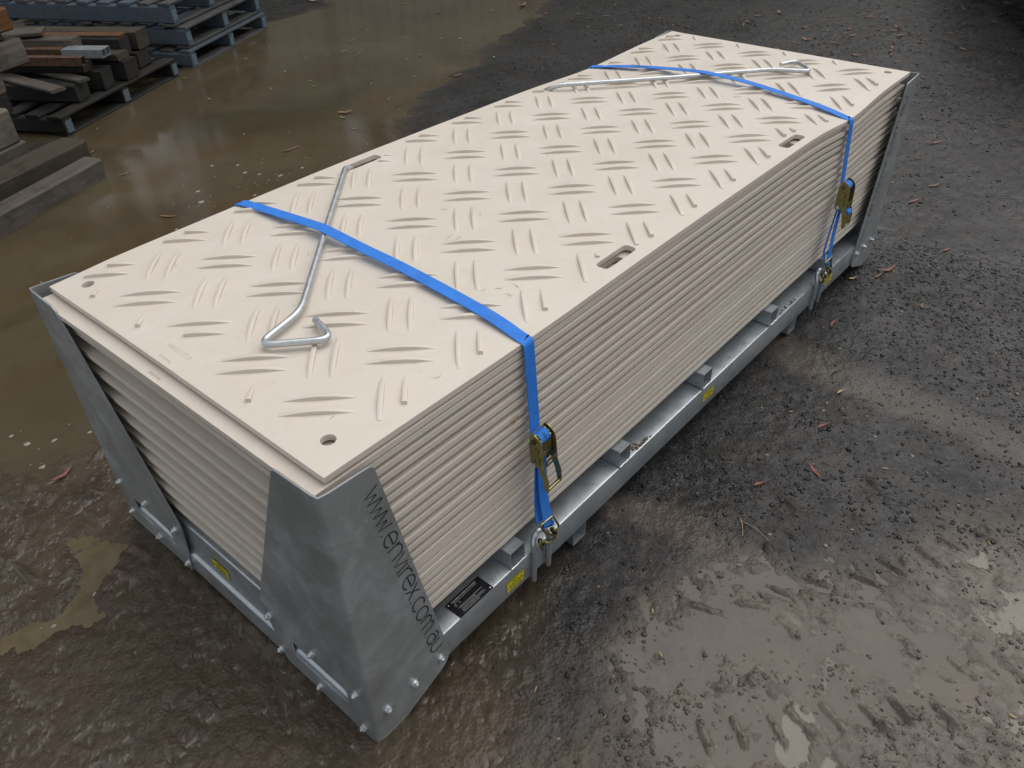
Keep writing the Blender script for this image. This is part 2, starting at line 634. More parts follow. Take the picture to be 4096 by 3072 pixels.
def ground_fields(x, y):
    wx = fbm(3, x, y, 0.35, 4) * 0.06
    wy = fbm(9, x, y, 0.35, 4) * 0.06
    near = 1 - sstep(4, 9, np.hypot(x, y))
    b = sstep(-0.10, 0.22, poly_sd(BASIN, x + wx * 2.2, y + wy * 2.2))
    p = sstep(-0.03, 0.06, poly_sd(POOL, x + wx * 0.8, y + wy * 0.8) - 0.008 + 0.012 * fbm(33, x, y, 0.05, 3))
    q = sstep(-0.20, 0.16, poly_sd(PATCH, x + wx * 2.2, y + wy * 2.2))
    ta = sstep(-0.05, 0.03, poly_sd(TRACKA, x + wx * 0.5, y + wy * 0.5))
    tb = sstep(-0.08, 0.03, poly_sd(TRACKB, x + wx * 0.7, y + wy * 0.7))
    # brown mud: left and front; dark gravel: right and back
    mud = sstep(0.25, -0.20, x * 0.9 - y * 0.25 - 0.40 + fbm(31, x, y, 0.5, 4) * 0.16)
    mud = np.maximum(mud, b)
    mud = np.maximum(mud, np.maximum(q, np.maximum(ta * 0.8, tb * 0.62)))
    lump = fbm(51, x, y, 0.060, 4, 0.55)
    fine = fbm(61, x, y, 0.028, 3, 0.6)
    wide = fbm(41, x, y, 0.9, 3)
    ripple = fbm(71, (x * 0.8 + y * 0.6) * 1.0, (-x * 0.6 + y * 0.8) * 2.3, 0.034, 4, 0.62)
    h = wide * 0.005 * near
    base = h.copy()
    h += (lump * 0.0022 + fine * 0.0018) * (1 - 0.55 * b) * (1 - 0.5 * mud)
    h += (ripple * 0.0019 + lump * 0.0010 + fine * 0.0011) * mud * (1 - b) * (1 - 0.3 * q)
    h -= 0.030 * b + 0.017 * p
    h += q * (-0.0012 + 0.0030 * lump + 0.0058 * fbm(81, x, y, 0.17, 4) + 0.0070 * np.maximum(0, fbm(91, x, y, 0.035, 2) - 0.35)) - 0.0025 * (ta + tb) * (1 - q)
    h += lugs(x, y)
    # thin films of water lie level in the hollows of the mud
    lvl = base - 0.0017 + 0.0024 * fbm(101, x, y, 0.28, 3) - 0.0030 * q
    fm = sstep(0.35, 0.7, mud) * (1 - sstep(0.0, 0.35, b)) * (1 - sstep(0.0, 0.4, p)) * (1 - 0.9 * np.maximum(ta, tb))
    lvl = np.where(fm > 0.02, lvl - (1 - fm) * 0.01, -1.0)
    film = sstep(-0.0004, 0.0006, lvl - h)
    h = np.maximum(h, lvl)
    FILM[0] = film
    return h, mud, b, q, p, np.maximum(ta, tb)


def axis_coords(segs):
    out = []
    for a, b, st in segs:
        out.append(np.arange(a, b, st))
    return np.concatenate(out + [[segs[-1][1]]])


def build_ground():
    xs = axis_coords([(-400, -60, 34), (-60, -8, 4), (-8, -1.4, 0.4), (-1.4, -0.8, 0.03), (-0.8, 1.7, 0.0075), (1.7, 3.4, 0.012), (3.4, 9.4, 0.035), (9.4, 14, 0.3), (14, 60, 4), (60, 400, 34)])
    ys = axis_coords([(-400, -60, 34), (-60, -8, 4), (-8, -2.0, 0.4), (-2.0, -1.45, 0.03), (-1.45, 0.25, 0.0075), (0.25, 1.9, 0.010), (1.9, 4.2, 0.018), (4.2, 9.5, 0.04), (9.5, 14, 0.3), (14, 60, 4), (60, 400, 34)])
    X, Y = np.meshgrid(xs, ys, indexing='ij')
    h, mud, b, q, p, tr = ground_fields(X, Y)
    film = FILM[0]
    fade = 1 - sstep(9, 14, np.hypot(X - 2, Y - 2))
    h = h * fade
    nx, ny = X.shape
    co = np.stack([X, Y, h], -1).reshape(-1, 3).astype(np.float32)
    idx = np.arange(nx * ny).reshape(nx, ny)
    quads = np.stack([idx[:-1, :-1], idx[1:, :-1], idx[1:, 1:], idx[:-1, 1:]], -1).reshape(-1, 4)
    me = bpy.data.meshes.new('ground')
    me.vertices.add(len(co))
    me.vertices.foreach_set('co', co.ravel())
    me.loops.add(quads.size)
    me.loops.foreach_set('vertex_index', quads.ravel().astype(np.int32))
    me.polygons.add(len(quads))
    me.polygons.foreach_set('loop_start', (np.arange(len(quads)) * 4).astype(np.int32))
    me.polygons.foreach_set('loop_total', np.full(len(quads), 4, np.int32))
    me.update(calc_edges=True)
    for nm, a in (('mud', mud), ('basin', b), ('patch', q), ('pool', p), ('track', tr), ('film', film)):
        at = me.attributes.new(nm, 'FLOAT', 'POINT')
        at.data.foreach_set('value', a.ravel().astype(np.float32))
    me.shade_smooth()
    t = NT('wet_gravel_and_mud')
    mud_a, bas, pat, trk, flm = t.attr('mud'), t.attr('basin'), t.attr('patch'), t.attr('track'), t.attr('film')
    dry = t.math('SUBTRACT', 1.0, flm, True)
    v1 = t.voro(95, 'World', 'F1', 1)
    v1b = t.voro(95, 'World', 'F1', 0)
    n1 = t.noise(6, 6, 0.7, 'World')
    n2 = t.noise(45, 5, 0.65, 'World')
    bw = t.n.new('ShaderNodeRGBToBW')
    t.l.new(v1, bw.inputs[0])
    gr = t.ramp(bw.outputs[0], [(0.1, (0.010, 0.0101, 0.0106)), (0.55, (0.0222, 0.0222, 0.0228)), (0.9, (0.047, 0.0462, 0.0468))])
    gr = t.mix(gr, (0.0340, 0.0298, 0.0272), t.ramp(n1, [(0.35, 0.05), (0.68, 0.9)]))
    md = t.ramp(n2, [(0.25, (0.043, 0.0310, 0.0205)), (0.75, (0.092, 0.0685, 0.0470))])
    md = t.mix(md, (0.072, 0.054, 0.031), t.ramp(t.noise(3.2, 5, 0.7, 'World'), [(0.45, 0), (0.75, 0.7)]))
    c = t.mix(gr, md, t.math('ADD', t.math('MULTIPLY', mud_a, 0.95), t.math('MULTIPLY', t.math('SUBTRACT', n1, 0.5), 0.5), True))
    cl = t.ramp(t.noise(11, 6, 0.72, 'World'), [(0.50, 0), (0.62, 1)])
    c = t.mix(c, (0.142, 0.122, 0.104), t.math('MULTIPLY', pat, t.ramp(n2, [(0.28, 0.3), (0.6, 0.95)])))
    c = t.mix(c, (0.042, 0.035, 0.027), t.math('MULTIPLY', t.math('MULTIPLY', pat, cl), 0.65))
    c = t.mix(c, (0.070, 0.060, 0.052), t.math('MULTIPLY', trk, 0.8))
    c = t.mix(c, (0.075, 0.056, 0.034), t.math('MULTIPLY', bas, 0.7))
    r = t.mix(t.ramp(t.noise(14, 6, 0.7, 'World'), [(0.32, 0.24), (0.5, 0.45), (0.7, 0.68)]), (0.16, 0.16, 0.16), t.ramp(t.noise(2.6, 5, 0.65, 'World'), [(0.48, 0), (0.66, 0.85)]))
    r = t.mix(r, (0.15, 0.15, 0.15), t.math('MULTIPLY', mud_a, 0.75))
    big = t.noise(1.7, 6, 0.65, 'World', dist=0.5)
    c = t.mix(c, t.ramp(big, [(0.3, 0.62), (0.5, 1.0), (0.72, 1.45)]), 0.8, 'MULTIPLY')
    c = t.mix(c, (0.090, 0.072, 0.054), t.math('MULTIPLY', t.math('MULTIPLY', flm, t.math('SUBTRACT', 1.0, pat, True)), 0.6))
    c = t.mix(c, (0.160, 0.134, 0.108), t.math('MULTIPLY', t.math('MULTIPLY', flm, pat), 0.7))
    r = t.mix(r, (0.045, 0.045, 0.045), flm)
    nb = t.bump(t.math('MULTIPLY', v1b, dry), 0.40, 0.004)
    nb = t.bump(t.math('MULTIPLY', n2, dry), 0.55, 0.003, nb)
    nb = t.bump(t.math('MULTIPLY', t.noise(170, 3, 0.7, 'World'), dry), 0.40, 0.0015, nb)
    t.set(color=c, rough=r, normal=nb, spec=t.math('ADD', 0.24, t.math('MULTIPLY', flm, 0.22)))
    o = link('ground', me, None, t.m)
    tag(o, kind='structure')
    return o


def mat_water(name, lo, hi, streak=None, scale=1.2, rough=0.03, alpha=1.0):
    t = NT(name)
    a = t.noise(scale, 6, 0.62, 'World', dist=0.8)
    c = t.ramp(a, [(0.28, lo), (0.72, hi)])
    if streak:
        s2 = t.noise(1.0, 5, 0.6, vec=t.mapping((0.9, 2.6, 1), 'World', (0, 0, R(-38))), dist=0.6)
        c = t.mix(c, streak, t.math('MULTIPLY', t.ramp(s2, [(0.52, 0), (0.72, 1)]), 0.65))
    c = t.mix(c, tuple(x * 0.55 for x in lo), t.math('MULTIPLY', t.ramp(t.noise(9, 6, 0.75, 'World'), [(0.52, 0), (0.8, 1)]), 0.5))
    nb = t.bump(t.noise(3.5, 2, 0.5, 'World'), 0.04, 0.01)
    t.set(color=c, rough=rough, normal=nb, ior=1.33)
    if alpha < 1:
        tr = t.n.new('ShaderNodeBsdfTransparent')
        mx = t.n.new('ShaderNodeMixShader')
        fr = t.n.new('ShaderNodeFresnel')
        fr.inputs[0].default_value = 1.33
        gl = t.n.new('ShaderNodeBsdfGlossy')
        gl.inputs['Roughness'].default_value = rough
        df = t.n.new('ShaderNodeBsdfDiffuse')
        t.l.new(c, df.inputs[0])
        mx.inputs[0].default_value = alpha
        t.l.new(tr.outputs[0], mx.inputs[1])
        t.l.new(df.outputs[0], mx.inputs[2])
        m2 = t.n.new('ShaderNodeMixShader')
        t.l.new(fr.outputs[0], m2.inputs[0])
        t.l.new(mx.outputs[0], m2.inputs[1])
        t.l.new(gl.outputs[0], m2.inputs[2])
        t.l.new(m2.outputs[0], t.out.inputs[0])
    return t.m


def water_sheet(name, poly, z, mat, grow):
    cx = sum(p[0] for p in poly) / len(poly)
    cy = sum(p[1] for p in poly) / len(poly)
    n = len(poly)
    vs = []
    for i, p in enumerate(poly):
        a, b = Vector(poly[i - 1]), Vector(poly[(i + 1) % n])
        d = (b - a).normalized()
        nr = Vector((d.y, -d.x))
        area = sum(poly[k][0] * poly[(k + 1) % n][1] - poly[(k + 1) % n][0] * poly[k][1] for k in range(n))
        if area < 0:
            nr = -nr
        vs.append((p[0] + nr.x * grow, p[1] + nr.y * grow, z))
    bm = bmesh.new()
    bv = [bm.verts.new(v) for v in vs]
    f = bm.faces.new(bv)
    f.normal_update()
    if f.normal.z < 0:
        f.normal_flip()
    bmesh.ops.triangulate(bm, faces=bm.faces)
    me = bpy.data.meshes.new(name)
    bm.to_mesh(me)
    bm.free()
    return tag(link(name, me, None, mat), kind='structure')


ground = build_ground()
water_sheet('puddle', BASIN, WL_BASIN, mat_water('silty_water', (0.058, 0.046, 0.025), (0.122, 0.099, 0.062), (0.105, 0.062, 0.028), 0.9, 0.11, 0.85), 0.15)
water_sheet('puddle', POOL, WL_POOL, mat_water('yellow_mud_water', (0.115, 0.090, 0.050), (0.165, 0.132, 0.076), None, 9, 0.04, 0.9), 0.05)
water_sheet('puddle', PATCH, WL_PATCH, mat_water('grey_mud_water', (0.122, 0.105, 0.090), (0.158, 0.135, 0.112), (0.195, 0.160, 0.120), 5.5, 0.12, 0.75), 0.10)

# ------------------------------------------------------------------ the mats
ML, MW, MT = 2.957, 1.100, 0.0155
ZTOPS = [.842, .820, .799, .771, .744, .711, .685, .653, .624, .592, .566, .532, .507, .475, .449, .430, .409, .388, .366, .338, .314, .284, .256]


def g1(x, c, w):
    return math.exp(-((x - c) / w) ** 2)


def sag(x, y, lvl):
    """how far the straps pull the edges of the stack down; lvl 1 at the top, 0 at the bottom"""
    e0 = math.exp(-(max(y, 0) / 0.22) ** 2)
    e1 = math.exp(-((1.1 - y) / 0.25) ** 2)
    d = -e0 * (0.008 * g1(x, 0.60, 0.42) + 0.025 * g1(x, 2.40, 0.20))
    d += e1 * (0.009 * g1(x, 0.95, 0.6) - 0.015 * g1(x, 2.3, 0.30) - 0.008 * g1(x, 0, 0.12))
    # the ends spring up a little
    return d * max(0.0, lvl) ** 1.4


def mat_map(zb, lvl, rot, ox, oy):
    ca, sa = math.cos(rot), math.sin(rot)

    def f(u, v, n):
        x = ox + u * ca - v * sa
        y = oy + u * sa + v * ca
        return Vector((x, y, zb + n + sag(x, y, lvl)))
    return f


def stadium(cx, cy, ln, wd, seg=6):
    r = wd / 2 * 0.8
    pts = [(cx - ln / 2, cy - wd / 2), (cx + ln / 2, cy - wd / 2), (cx + ln / 2, cy + wd / 2), (cx - ln / 2, cy + wd / 2)]
    return list(reversed(rounded(pts, r, seg)))


def circle(cx, cy, r, n=20):
    return [(cx + r * math.cos(-2 * math.pi * k / n), cy + r * math.sin(-2 * math.pi * k / n)) for k in range(n)]


SLOTS = [(0.998, 0.058), (1.998, 0.050), (0.998, 1.045), (1.998, 1.045)]
HOLES = [(0.072, 0.077), (0.066, 1.026), (2.905, 1.040), (2.905, 0.070)]


def mat_mesh(i, dx, dy, rot):
    zt = ZTOPS[i]
    lvl = (zt - 0.232) / 0.61
    ln = ML if i == 0 else ML - 0.012
    c = 0.0008
    outer = resample([(c, c), (ln - c, c), (ln - c, MW - c), (c, MW - c)], 0.08)
    holes = [stadium(sx, sy, 0.138, 0.040) for sx, sy in SLOTS] + [circle(hx, hy, 0.0165) for hx, hy in HOLES]
    grid = []
    for a in np.arange(0.07, ln - 0.04, 0.085):
        for b in (0.1, 0.16, 0.25, 0.4, 0.55, 0.7, 0.85, 0.94, 1.0):
            grid.append((float(a), b))
    mb = slab(outer, holes, grid, MT, mat_map(zt - MT, lvl, rot, dx, dy), ch=c)
    me = mb.mesh('ground_mat')
    shade(me, True, 30)
    return me


ORD = ['topmost', 'second from the top', 'third from the top', 'fourth from the top', 'fifth from the top', 'sixth from the top',
       'seventh from the top', 'eighth from the top', 'ninth from the top', 'tenth from the top', 'eleventh from the top', 'twelfth, middle one',
       'eleventh from the bottom', 'tenth from the bottom', 'ninth from the bottom', 'eighth from the bottom', 'seventh from the bottom',
       'sixth from the bottom', 'fifth from the bottom', 'fourth from the bottom', 'third from the bottom', 'second from the bottom', 'lowest']
mats = []
MOFF = []
rm = random.Random(5)
for i in range(23):
    if i == 0:
        dx, dy, rot = 0.0, 0.0, 0.0
    elif i == 1:
        dx, dy, rot = -0.031, -0.002, 0.006
    elif i == 2:
        dx, dy, rot = -0.014, 0.001, 0.0
    else:
        dx = -0.020 + rm.uniform(-0.003, 0.003) if i % 2 else 0.000 + rm.uniform(-0.004, 0.004)
        dy = 0.001 + rm.uniform(-0.0016, 0.0016) + 0.004 * (1 - ZTOPS[i] / 0.84)
        rot = rm.uniform(-0.0004, 0.0004)
    MOFF.append((dx, dy, rot))
    me = mat_mesh(i, dx, dy, rot)
    o = link('ground_mat', me, None, M['pvc'])
    lab = 'beige plastic ground mat with raised tread bars on top of the stack' if i == 0 else 'beige plastic ground mat, %s of the strapped stack' % ORD[i]
    tag(o, lab, 'ground mat', 'ground mats stacked on the steel stillage')
    mats.append(o)
top = mats[0]


def ztop(x, y):
    return ZTOPS[0] + sag(x, y, 1.0)


# tread bars: pairs, alternately turned +45 and -45 degrees
BL, BW, BH = 0.150, 0.0108, 0.0092


def bar_mesh(t0, t1, name):
    """part t0..t1 (in -1..1 along the bar) of a bar with an arched back"""
    n = 12
    vs, fs = [], []
    for k in range(n + 1):
        t = t0 + (t1 - t0) * k / n
        hh = BH * max(0.0, 1 - t * t) ** 1.0
        w = BW / 2 * (0.9 + 0.1 * (1 - t * t))
        x = t * BL / 2
        e = 0.0008 if hh > 0.001 else 0.0
        vs += [(x, -w - 0.0006, -0.002), (x, -w, hh - e), (x, -w + e * 1.5, hh), (x, w - e * 1.5, hh), (x, w, hh - e), (x, w + 0.0006, -0.002)]
    for k in range(n):
        b = k * 6
        for j in range(5):
            fs.append((b + j, b + 6 + j, b + 7 + j, b + 1 + j))
    fs.append(tuple(range(6)))
    fs.append(tuple(reversed(range(n * 6, n * 6 + 6))))
    me = bpy.data.meshes.new(name)
    me.from_pydata(vs, [], fs)
    bm = bmesh.new()
    bm.from_mesh(me)
    bmesh.ops.recalc_face_normals(bm, faces=bm.faces)
    bm.to_mesh(me)
    bm.free()
    shade(me, True, 40)
    me.materials.append(M['pvc'])
    return me


full_bar = bar_mesh(-1, 1, 'tread_bar')


def allowed(x, y):
    if x < 0.042 or x > ML - 0.040 or y < 0.043 or y > 1.066:
        return False
    if x < 0.09 and 0.47 < y < 0.66:
        return False
    for sx, sy in SLOTS:
        if abs(x - sx) < 0.082 and abs(y - sy) < 0.034:
            return False
    for hx, hy in HOLES:
        if math.hypot(x - hx, y - hy) < 0.026:
            return False
    return True


def place_bar(cx, cy, ang):
    ca, sa = math.cos(ang), math.sin(ang)
    ts = np.linspace(-1, 1, 81)
    ok = [allowed(cx + t * BL / 2 * ca, cy + t * BL / 2 * sa) for t in ts]
    k = 0
    while k < 81:
        if not ok[k]:
            k += 1
            continue
        j = k
        while j + 1 < 81 and ok[j + 1]:
            j += 1
        a, b = ts[k], ts[j]
        if (b - a) * BL / 2 > 0.014 and max(1 - a * a, 1 - b * b, 1 if a < 0 < b else 0) > 0.2:
            me = full_bar if (a <= -0.999 and b >= 0.999) else bar_mesh(a, b, 'tread_bar_cut')
            o = link('tread_bar', me, top)
            o.location = (cx, cy, ztop(cx, cy))
            e = 0.02
            sl = (ztop(cx + e * ca, cy + e * sa) - ztop(cx - e * ca, cy - e * sa)) / (2 * e)
            o.rotation_euler = (0, -math.atan(sl), ang)
        k = j + 1


PX, PY = 0.2258, 0.2195
for i in range(-1, 14):
    for j in range(-1, 6):
        cx, cy = 0.124 + PX * i, 0.174 + PY * j
        for s in (-1, 1):
            place_bar(cx + s * 0.0168, cy + s * 0.0162, R(-45))
        cx, cy = 0.237 + PX * i, 0.295 + PY * j - PY
        for s in (-1, 1):
            place_bar(cx + s * 0.0166, cy - s * 0.0172, R(45))

# raised maker's lettering by the near end
for zz, ln, par, oxx in ((ztop(0.04, 0.56), 0, top, 0.0), ):
    me = text_mesh('VERSADECK', 0.0165, 0.0003, spacing=1.12)
    o = link('lettering', me, par, M['pvc'])
    basis(o, (0.050, 0.565, zz + 0.0003), (0.0, -1, 0), (1, 0, 0))
    for k, tx in enumerate(('(Australia)',)):
        me = text_mesh(tx, 0.0115, 0.0003)
        o = link('lettering', me, par, M['pvc'])
        basis(o, (0.016, 0.565, zz + 0.0003), (0, -1, 0), (1, 0, 0))
me = text_mesh('(Australia)', 0.0115, 0.0003)
o = link('lettering', me, mats[1], M['pvc'])
basis(o, (-0.020, 0.557, 0.820 + sag(-0.02, .557, .97) + 0.0005), (0.01, -1, 0), (1, 0.01, 0))


# swarf left on the top mat
def shavings():
    mb = MB()
    r2 = random.Random(3)
    spots = [(0.93, 0.60), (0.80, 0.49), (0.83, 0.46), (0.95, 0.50), (0.66, 0.20), (0.68, 0.17), (0.70, 0.21), (0.72, 0.15), (1.02, 0.44), (1.01, 0.40),
             (1.40, 0.62), (1.45, 0.60), (1.60, 0.75), (0.24, 0.90), (0.60, 0.62), (1.2, 0.2), (2.3, 0.42), (2.28, 0.44), (2.29, 0.40), (2.05, 0.92), (2.03, 0.90),
             (0.5, 0.96), (0.52, 0.70), (1.75, 0.40), (0.33, 0.06), (0.12, 0.12)]
    for (x, y) in spots:
        for q in range(1):
            xx, yy = x + r2.uniform(-0.02, 0.02), y + r2.uniform(-0.02, 0.02)
            a = r2.uniform(0, 6.3)
            l = r2.uniform(0.006, 0.016)
            z = ztop(xx, yy) + 0.0012
            pts = []
            for k in range(5):
                t = k / 4 - 0.5
                pts.append((xx + math.cos(a) * l * t * 2 + math.sin(a) * 0.004 * t * t * 4, yy + math.sin(a) * l * t * 2 - math.cos(a) * 0.004 * t * t * 4, z + abs(t) * 0.004))
            mb.tube(pts, [0.0003, 0.0007, 0.0009, 0.0006, 0.0002], 5)
    o = mb.build('plastic_shavings', M['pvc'])
    tag(o, 'curled beige plastic shavings lying on the top mat', 'shavings', kind='stuff')


shavings()

# ------------------------------------------------------------------ the steel stillage
stil = empty('steel_stillage', (0, 0, 0), 0, 'galvanised steel stillage with tall corner plates carrying the beige mats', 'stillage')
BZ0, BZ1 = 0.070, 0.167
YO = -0.026

for y0 in (YO, MW - YO - 0.10):
    mb = MB()
    mb.box(((0.0 + ML) / 2, y0 + 0.05, (BZ0 + BZ1) / 2), (ML + 0.02, 0.10, BZ1 - BZ0), None, 0.006)
    mb.build('side_beam', M['galv'], stil)

CH = [(0.06, 0.226), (-0.0235, 0.226), (-0.0245, 0.104), (-0.0355, 0.094), (-0.0355, 0.017), (0.05, 0.017), (0.05, 0.06), (0.06, 0.10)]
CHR = rounded(CH, [0, 0.006, 0.005, 0.0035, 0.004, 0, 0, 0], 5)      # rolled edges
for side in (0, 1):
    mb = MB()
    if side == 0:
        mb.prism(CHR, YO + 0.002, MW - YO - 0.002, lambda u, v, w: (u, w, v))
    else:
        mb.prism(CHR, YO + 0.002, MW - YO - 0.002, lambda u, v, w: (ML - u - 0.012, w, v))
    mb.build('end_channel', M['galv'], stil)

# cross tubes on top of the beams (hollow square tube)
def hollow_tube(l0, l1, w, h, t, x0, z0):
    mb = MB()
    o = rounded([(x0, z0), (x0 + w, z0), (x0 + w, z0 + h), (x0, z0 + h)], 0.005, 3)
    i = rounded([(x0 + t, z0 + t), (x0 + w - t, z0 + t), (x0 + w - t, z0 + h - t), (x0 + t, z0 + h - t)], 0.003, 3)
    n = len(o)
    vs = [(u, l0, v) for u, v in o] + [(u, l0, v) for u, v in i] + [(u, l1, v) for u, v in o] + [(u, l1, v) for u, v in i]
    fs = []
    for k in range(n):
        k2 = (k + 1) % n
        fs += [(k, k2, n + k2, n + k), (2 * n + k, 3 * n + k, 3 * n + k2, 2 * n + k2), (k, 2 * n + k, 2 * n + k2, k2), (n + k, n + k2, 3 * n + k2, 3 * n + k)]
    mb.add(vs, fs)
    return mb


for x0 in (0.459, 0.958, 1.447, 1.937, 2.430):
    o = hollow_tube(-0.0235, MW + 0.0235, 0.058, 0.060, 0.003, x0, BZ1 + 0.0015).build('cross_tube', M['galv'], stil)
    mb = MB()
    for y in (-0.0245, ):
        pts = [(x0 + 0.002 + k * 0.0046, y + random.uniform(-.0008, .0008), BZ1 + 0.0018 + random.uniform(-.0008, .001)) for k in range(13)]
        mb.tube(pts, [0.0030 + random.uniform(-.0006, .0012) for _ in pts], 7)
    mb.build('weld_bead', M['galv_bright'], o)
for x0 in (0.738, 2.160):
    hollow_tube(-0.022, MW + 0.022, 0.060, 0.060, 0.003, x0, BZ0 - 0.0605).build('fork_tube', M['galv'], stil)


# corner plates, bent from one sheet: s<0 end flange, s>0 side flange
RB = 0.009
PTH = 0.005


def plate_map(cx, cy, sx, sy):
    """outer corner at (cx,cy); sx,sy = outward directions of the end and side faces"""
    a = RB * math.pi / 2

    def f(s, z, n):
        # local: end face outward normal -x, side face outward normal -y, corner at origin, n=0 inner face, n=PTH outer
        d = PTH - n
        if s < -a / 2:
            p = (d, RB + (-s - a / 2))
        elif s > a / 2:
            p = (RB + (s - a / 2), d)
        else:
            th = (s + a / 2) / a * math.pi / 2
            r = RB - d
            p = (RB - r * math.cos(th), RB - r * math.sin(th))
        return Vector((cx + (-sx) * p[0], cy + (-sy) * p[1], z))
    return f


def make_plate(cx, cy, sx, sy, name='corner_plate'):
    end = [(-0.345, 0.018), (-0.352, 0.060), (-0.395, 0.225), (-0.130, 0.826)]
    side = [(0.118, 0.826), (0.248, 0.100), (0.232, 0.058), (0.085, 0.004)]
    outline = side[::-1] + []
    outline = [(0.0, 0.004), (0.085, 0.004), (0.232, 0.060), (0.252, 0.092), (0.126, 0.828), (0.0, 0.836), (-0.136, 0.830), (-0.398, 0.225), (-0.362, 0.060), (-0.352, 0.014)]
    outline = rounded(outline, [0.0, 0.02, 0.02, 0.02, 0.014, 0, 0.014, 0.02, 0.01, 0.01], 4)
    outline = resample(outline, 0.02)
    hole = list(reversed(resample(rounded([(-0.300, 0.083), (-0.085, 0.083), (-0.085, 0.146), (-0.300, 0.146)], 0.014, 3), 0.02)))
    grid = []
    for z in np.arange(0.02, 0.83, 0.03):
        for s in (-0.012, -0.0071, -0.0055, -0.003, 0, 0.003, 0.0055, 0.0071, 0.012):
            grid.append((s, float(z)))
    mb = slab(outline, [hole], grid, PTH, plate_map(cx, cy, sx, sy), ch=0.0006)
    o = mb.build(name, M['plate'], stil, True, 30)
    return o


def bolt(parent, p, d, shank=0.0):
    """hex bolt head with washer; d outward"""
    d = Vector(d).normalized()
    u = d.orthogonal().normalized()
    a0 = random.uniform(0, 1)
    w = d.cross(u)
    mb = MB()

    def ring(r, h, n, off=0.0):
        return [Vector(p) + d * h + (u * math.cos(a0 + off + 2 * math.pi * k / n) + w * math.sin(a0 + off + 2 * math.pi * k / n)) * r for k in range(n)]

    def cyl(r, h0, h1, n, top=0.0):
        a, b = ring(r, h0, n), ring(r, h1, n)
        c = ring(r * 0.84, h1 + top, n)
        mb.add(a + b + c, [(k, (k + 1) % n, n + (k + 1) % n, n + k) for k in range(n)] + [(n + k, n + (k + 1) % n, 2 * n + (k + 1) % n, 2 * n + k) for k in range(n)] + [tuple(range(2 * n, 3 * n))])
    cyl(0.0120, 0.0, 0.0020, 18, 0.0003)
    cyl(0.0088, 0.0020, 0.0092, 6, 0.0010)
    cyl(0.0042, 0.0092, 0.0128, 10, 0.0006)
    mb.build('bolt', M['bolt'], parent, True, 25)


# stroke lettering ---------------------------------------------------
def arc(cx, cy, rx, ry, a0, a1, n=12):
    return [(cx + rx * math.cos(R(a0 + (a1 - a0) * k / n)), cy + ry * math.sin(R(a0 + (a1 - a0) * k / n))) for k in range(n + 1)]


GL = {
    'w': (0.88, [[(0, 1), (0.22, 0), (0.44, 0.78)], [(0.44, 0.78), (0.62, 0), (0.84, 1)]]),
    '.': (0.34, [[(0.12, 0.02), (0.18, 0.08)]]),
    'e': (0.92, [[(0.04, 0.52), (0.80, 0.52)], arc(0.42, 0.5, 0.40, 0.5, 5, 320, 18)]),
    'n': (0.86, [[(0.05, 0), (0.05, 0.98)], [(0.05, 0.6)] + arc(0.40, 0.62, 0.33, 0.38, 170, 0, 10) + [(0.73, 0)]]),
    'v': (0.74, [[(0, 1), (0.34, 0), (0.68, 1)]]),
    'i': (0.30, [[(0.1, 0), (0.1, 0.95)], [(0.1, 1.22), (0.1, 1.32)]]),
    'r': (0.58, [[(0.05, 0), (0.05, 0.98)], [(0.05, 0.55)] + arc(0.45, 0.55, 0.40, 0.42, 170, 70, 7)]),
    'x': (0.74, [[(0, 1), (0.62, 0)], [(0.62, 1), (0, 0)]]),
    'c': (0.82, [arc(0.42, 0.5, 0.40, 0.5, 50, 315, 16)]),
    'o': (0.94, [arc(0.43, 0.5, 0.41, 0.5, 0, 350, 20)]),
    'm': (1.18, [[(0.05, 0), (0.05, 0.98)], [(0.05, 0.65)] + arc(0.30, 0.65, 0.25, 0.35, 170, 0, 8) + [(0.55, 0)], [(0.55, 0.65)] + arc(0.80, 0.65, 0.25, 0.35, 170, 0, 8) + [(1.05, 0)]]),
    'a': (0.86, [arc(0.36, 0.36, 0.33, 0.36, 20, 340, 14), [(0.70, 0.0), (0.70, 0.68)], [(0.70, 0.62)] + arc(0.38, 0.68, 0.32, 0.32, 10, 140, 7)]),
    'u': (0.82, [[(0.05, 1), (0.05, 0.38)] + arc(0.38, 0.38, 0.33, 0.38, 180, 360, 10) + [(0.71, 1)]]),
}


def ribbons(strokes, origin, ux, uy, nrm, w, lift):
    mb = MB()
    ux, uy, nrm, origin = Vector(ux), Vector(uy), Vector(nrm), Vector(origin)
    k = 0
    for st in strokes:
        lift += 0.00002
        pts = [origin + ux * x + uy * y for x, y in st]
        a, b = [], []
        for i, p in enumerate(pts):
            d = (pts[min(i + 1, len(pts) - 1)] - pts[max(i - 1, 0)]).normalized()
            s = d.cross(nrm).normalized() * w / 2
            a.append(p + s + nrm * lift)
            b.append(p - s + nrm * lift)
        n = len(pts)
        mb.add(a + b, [(i, i + 1, n + i + 1, n + i) for i in range(n - 1)])
    return mb


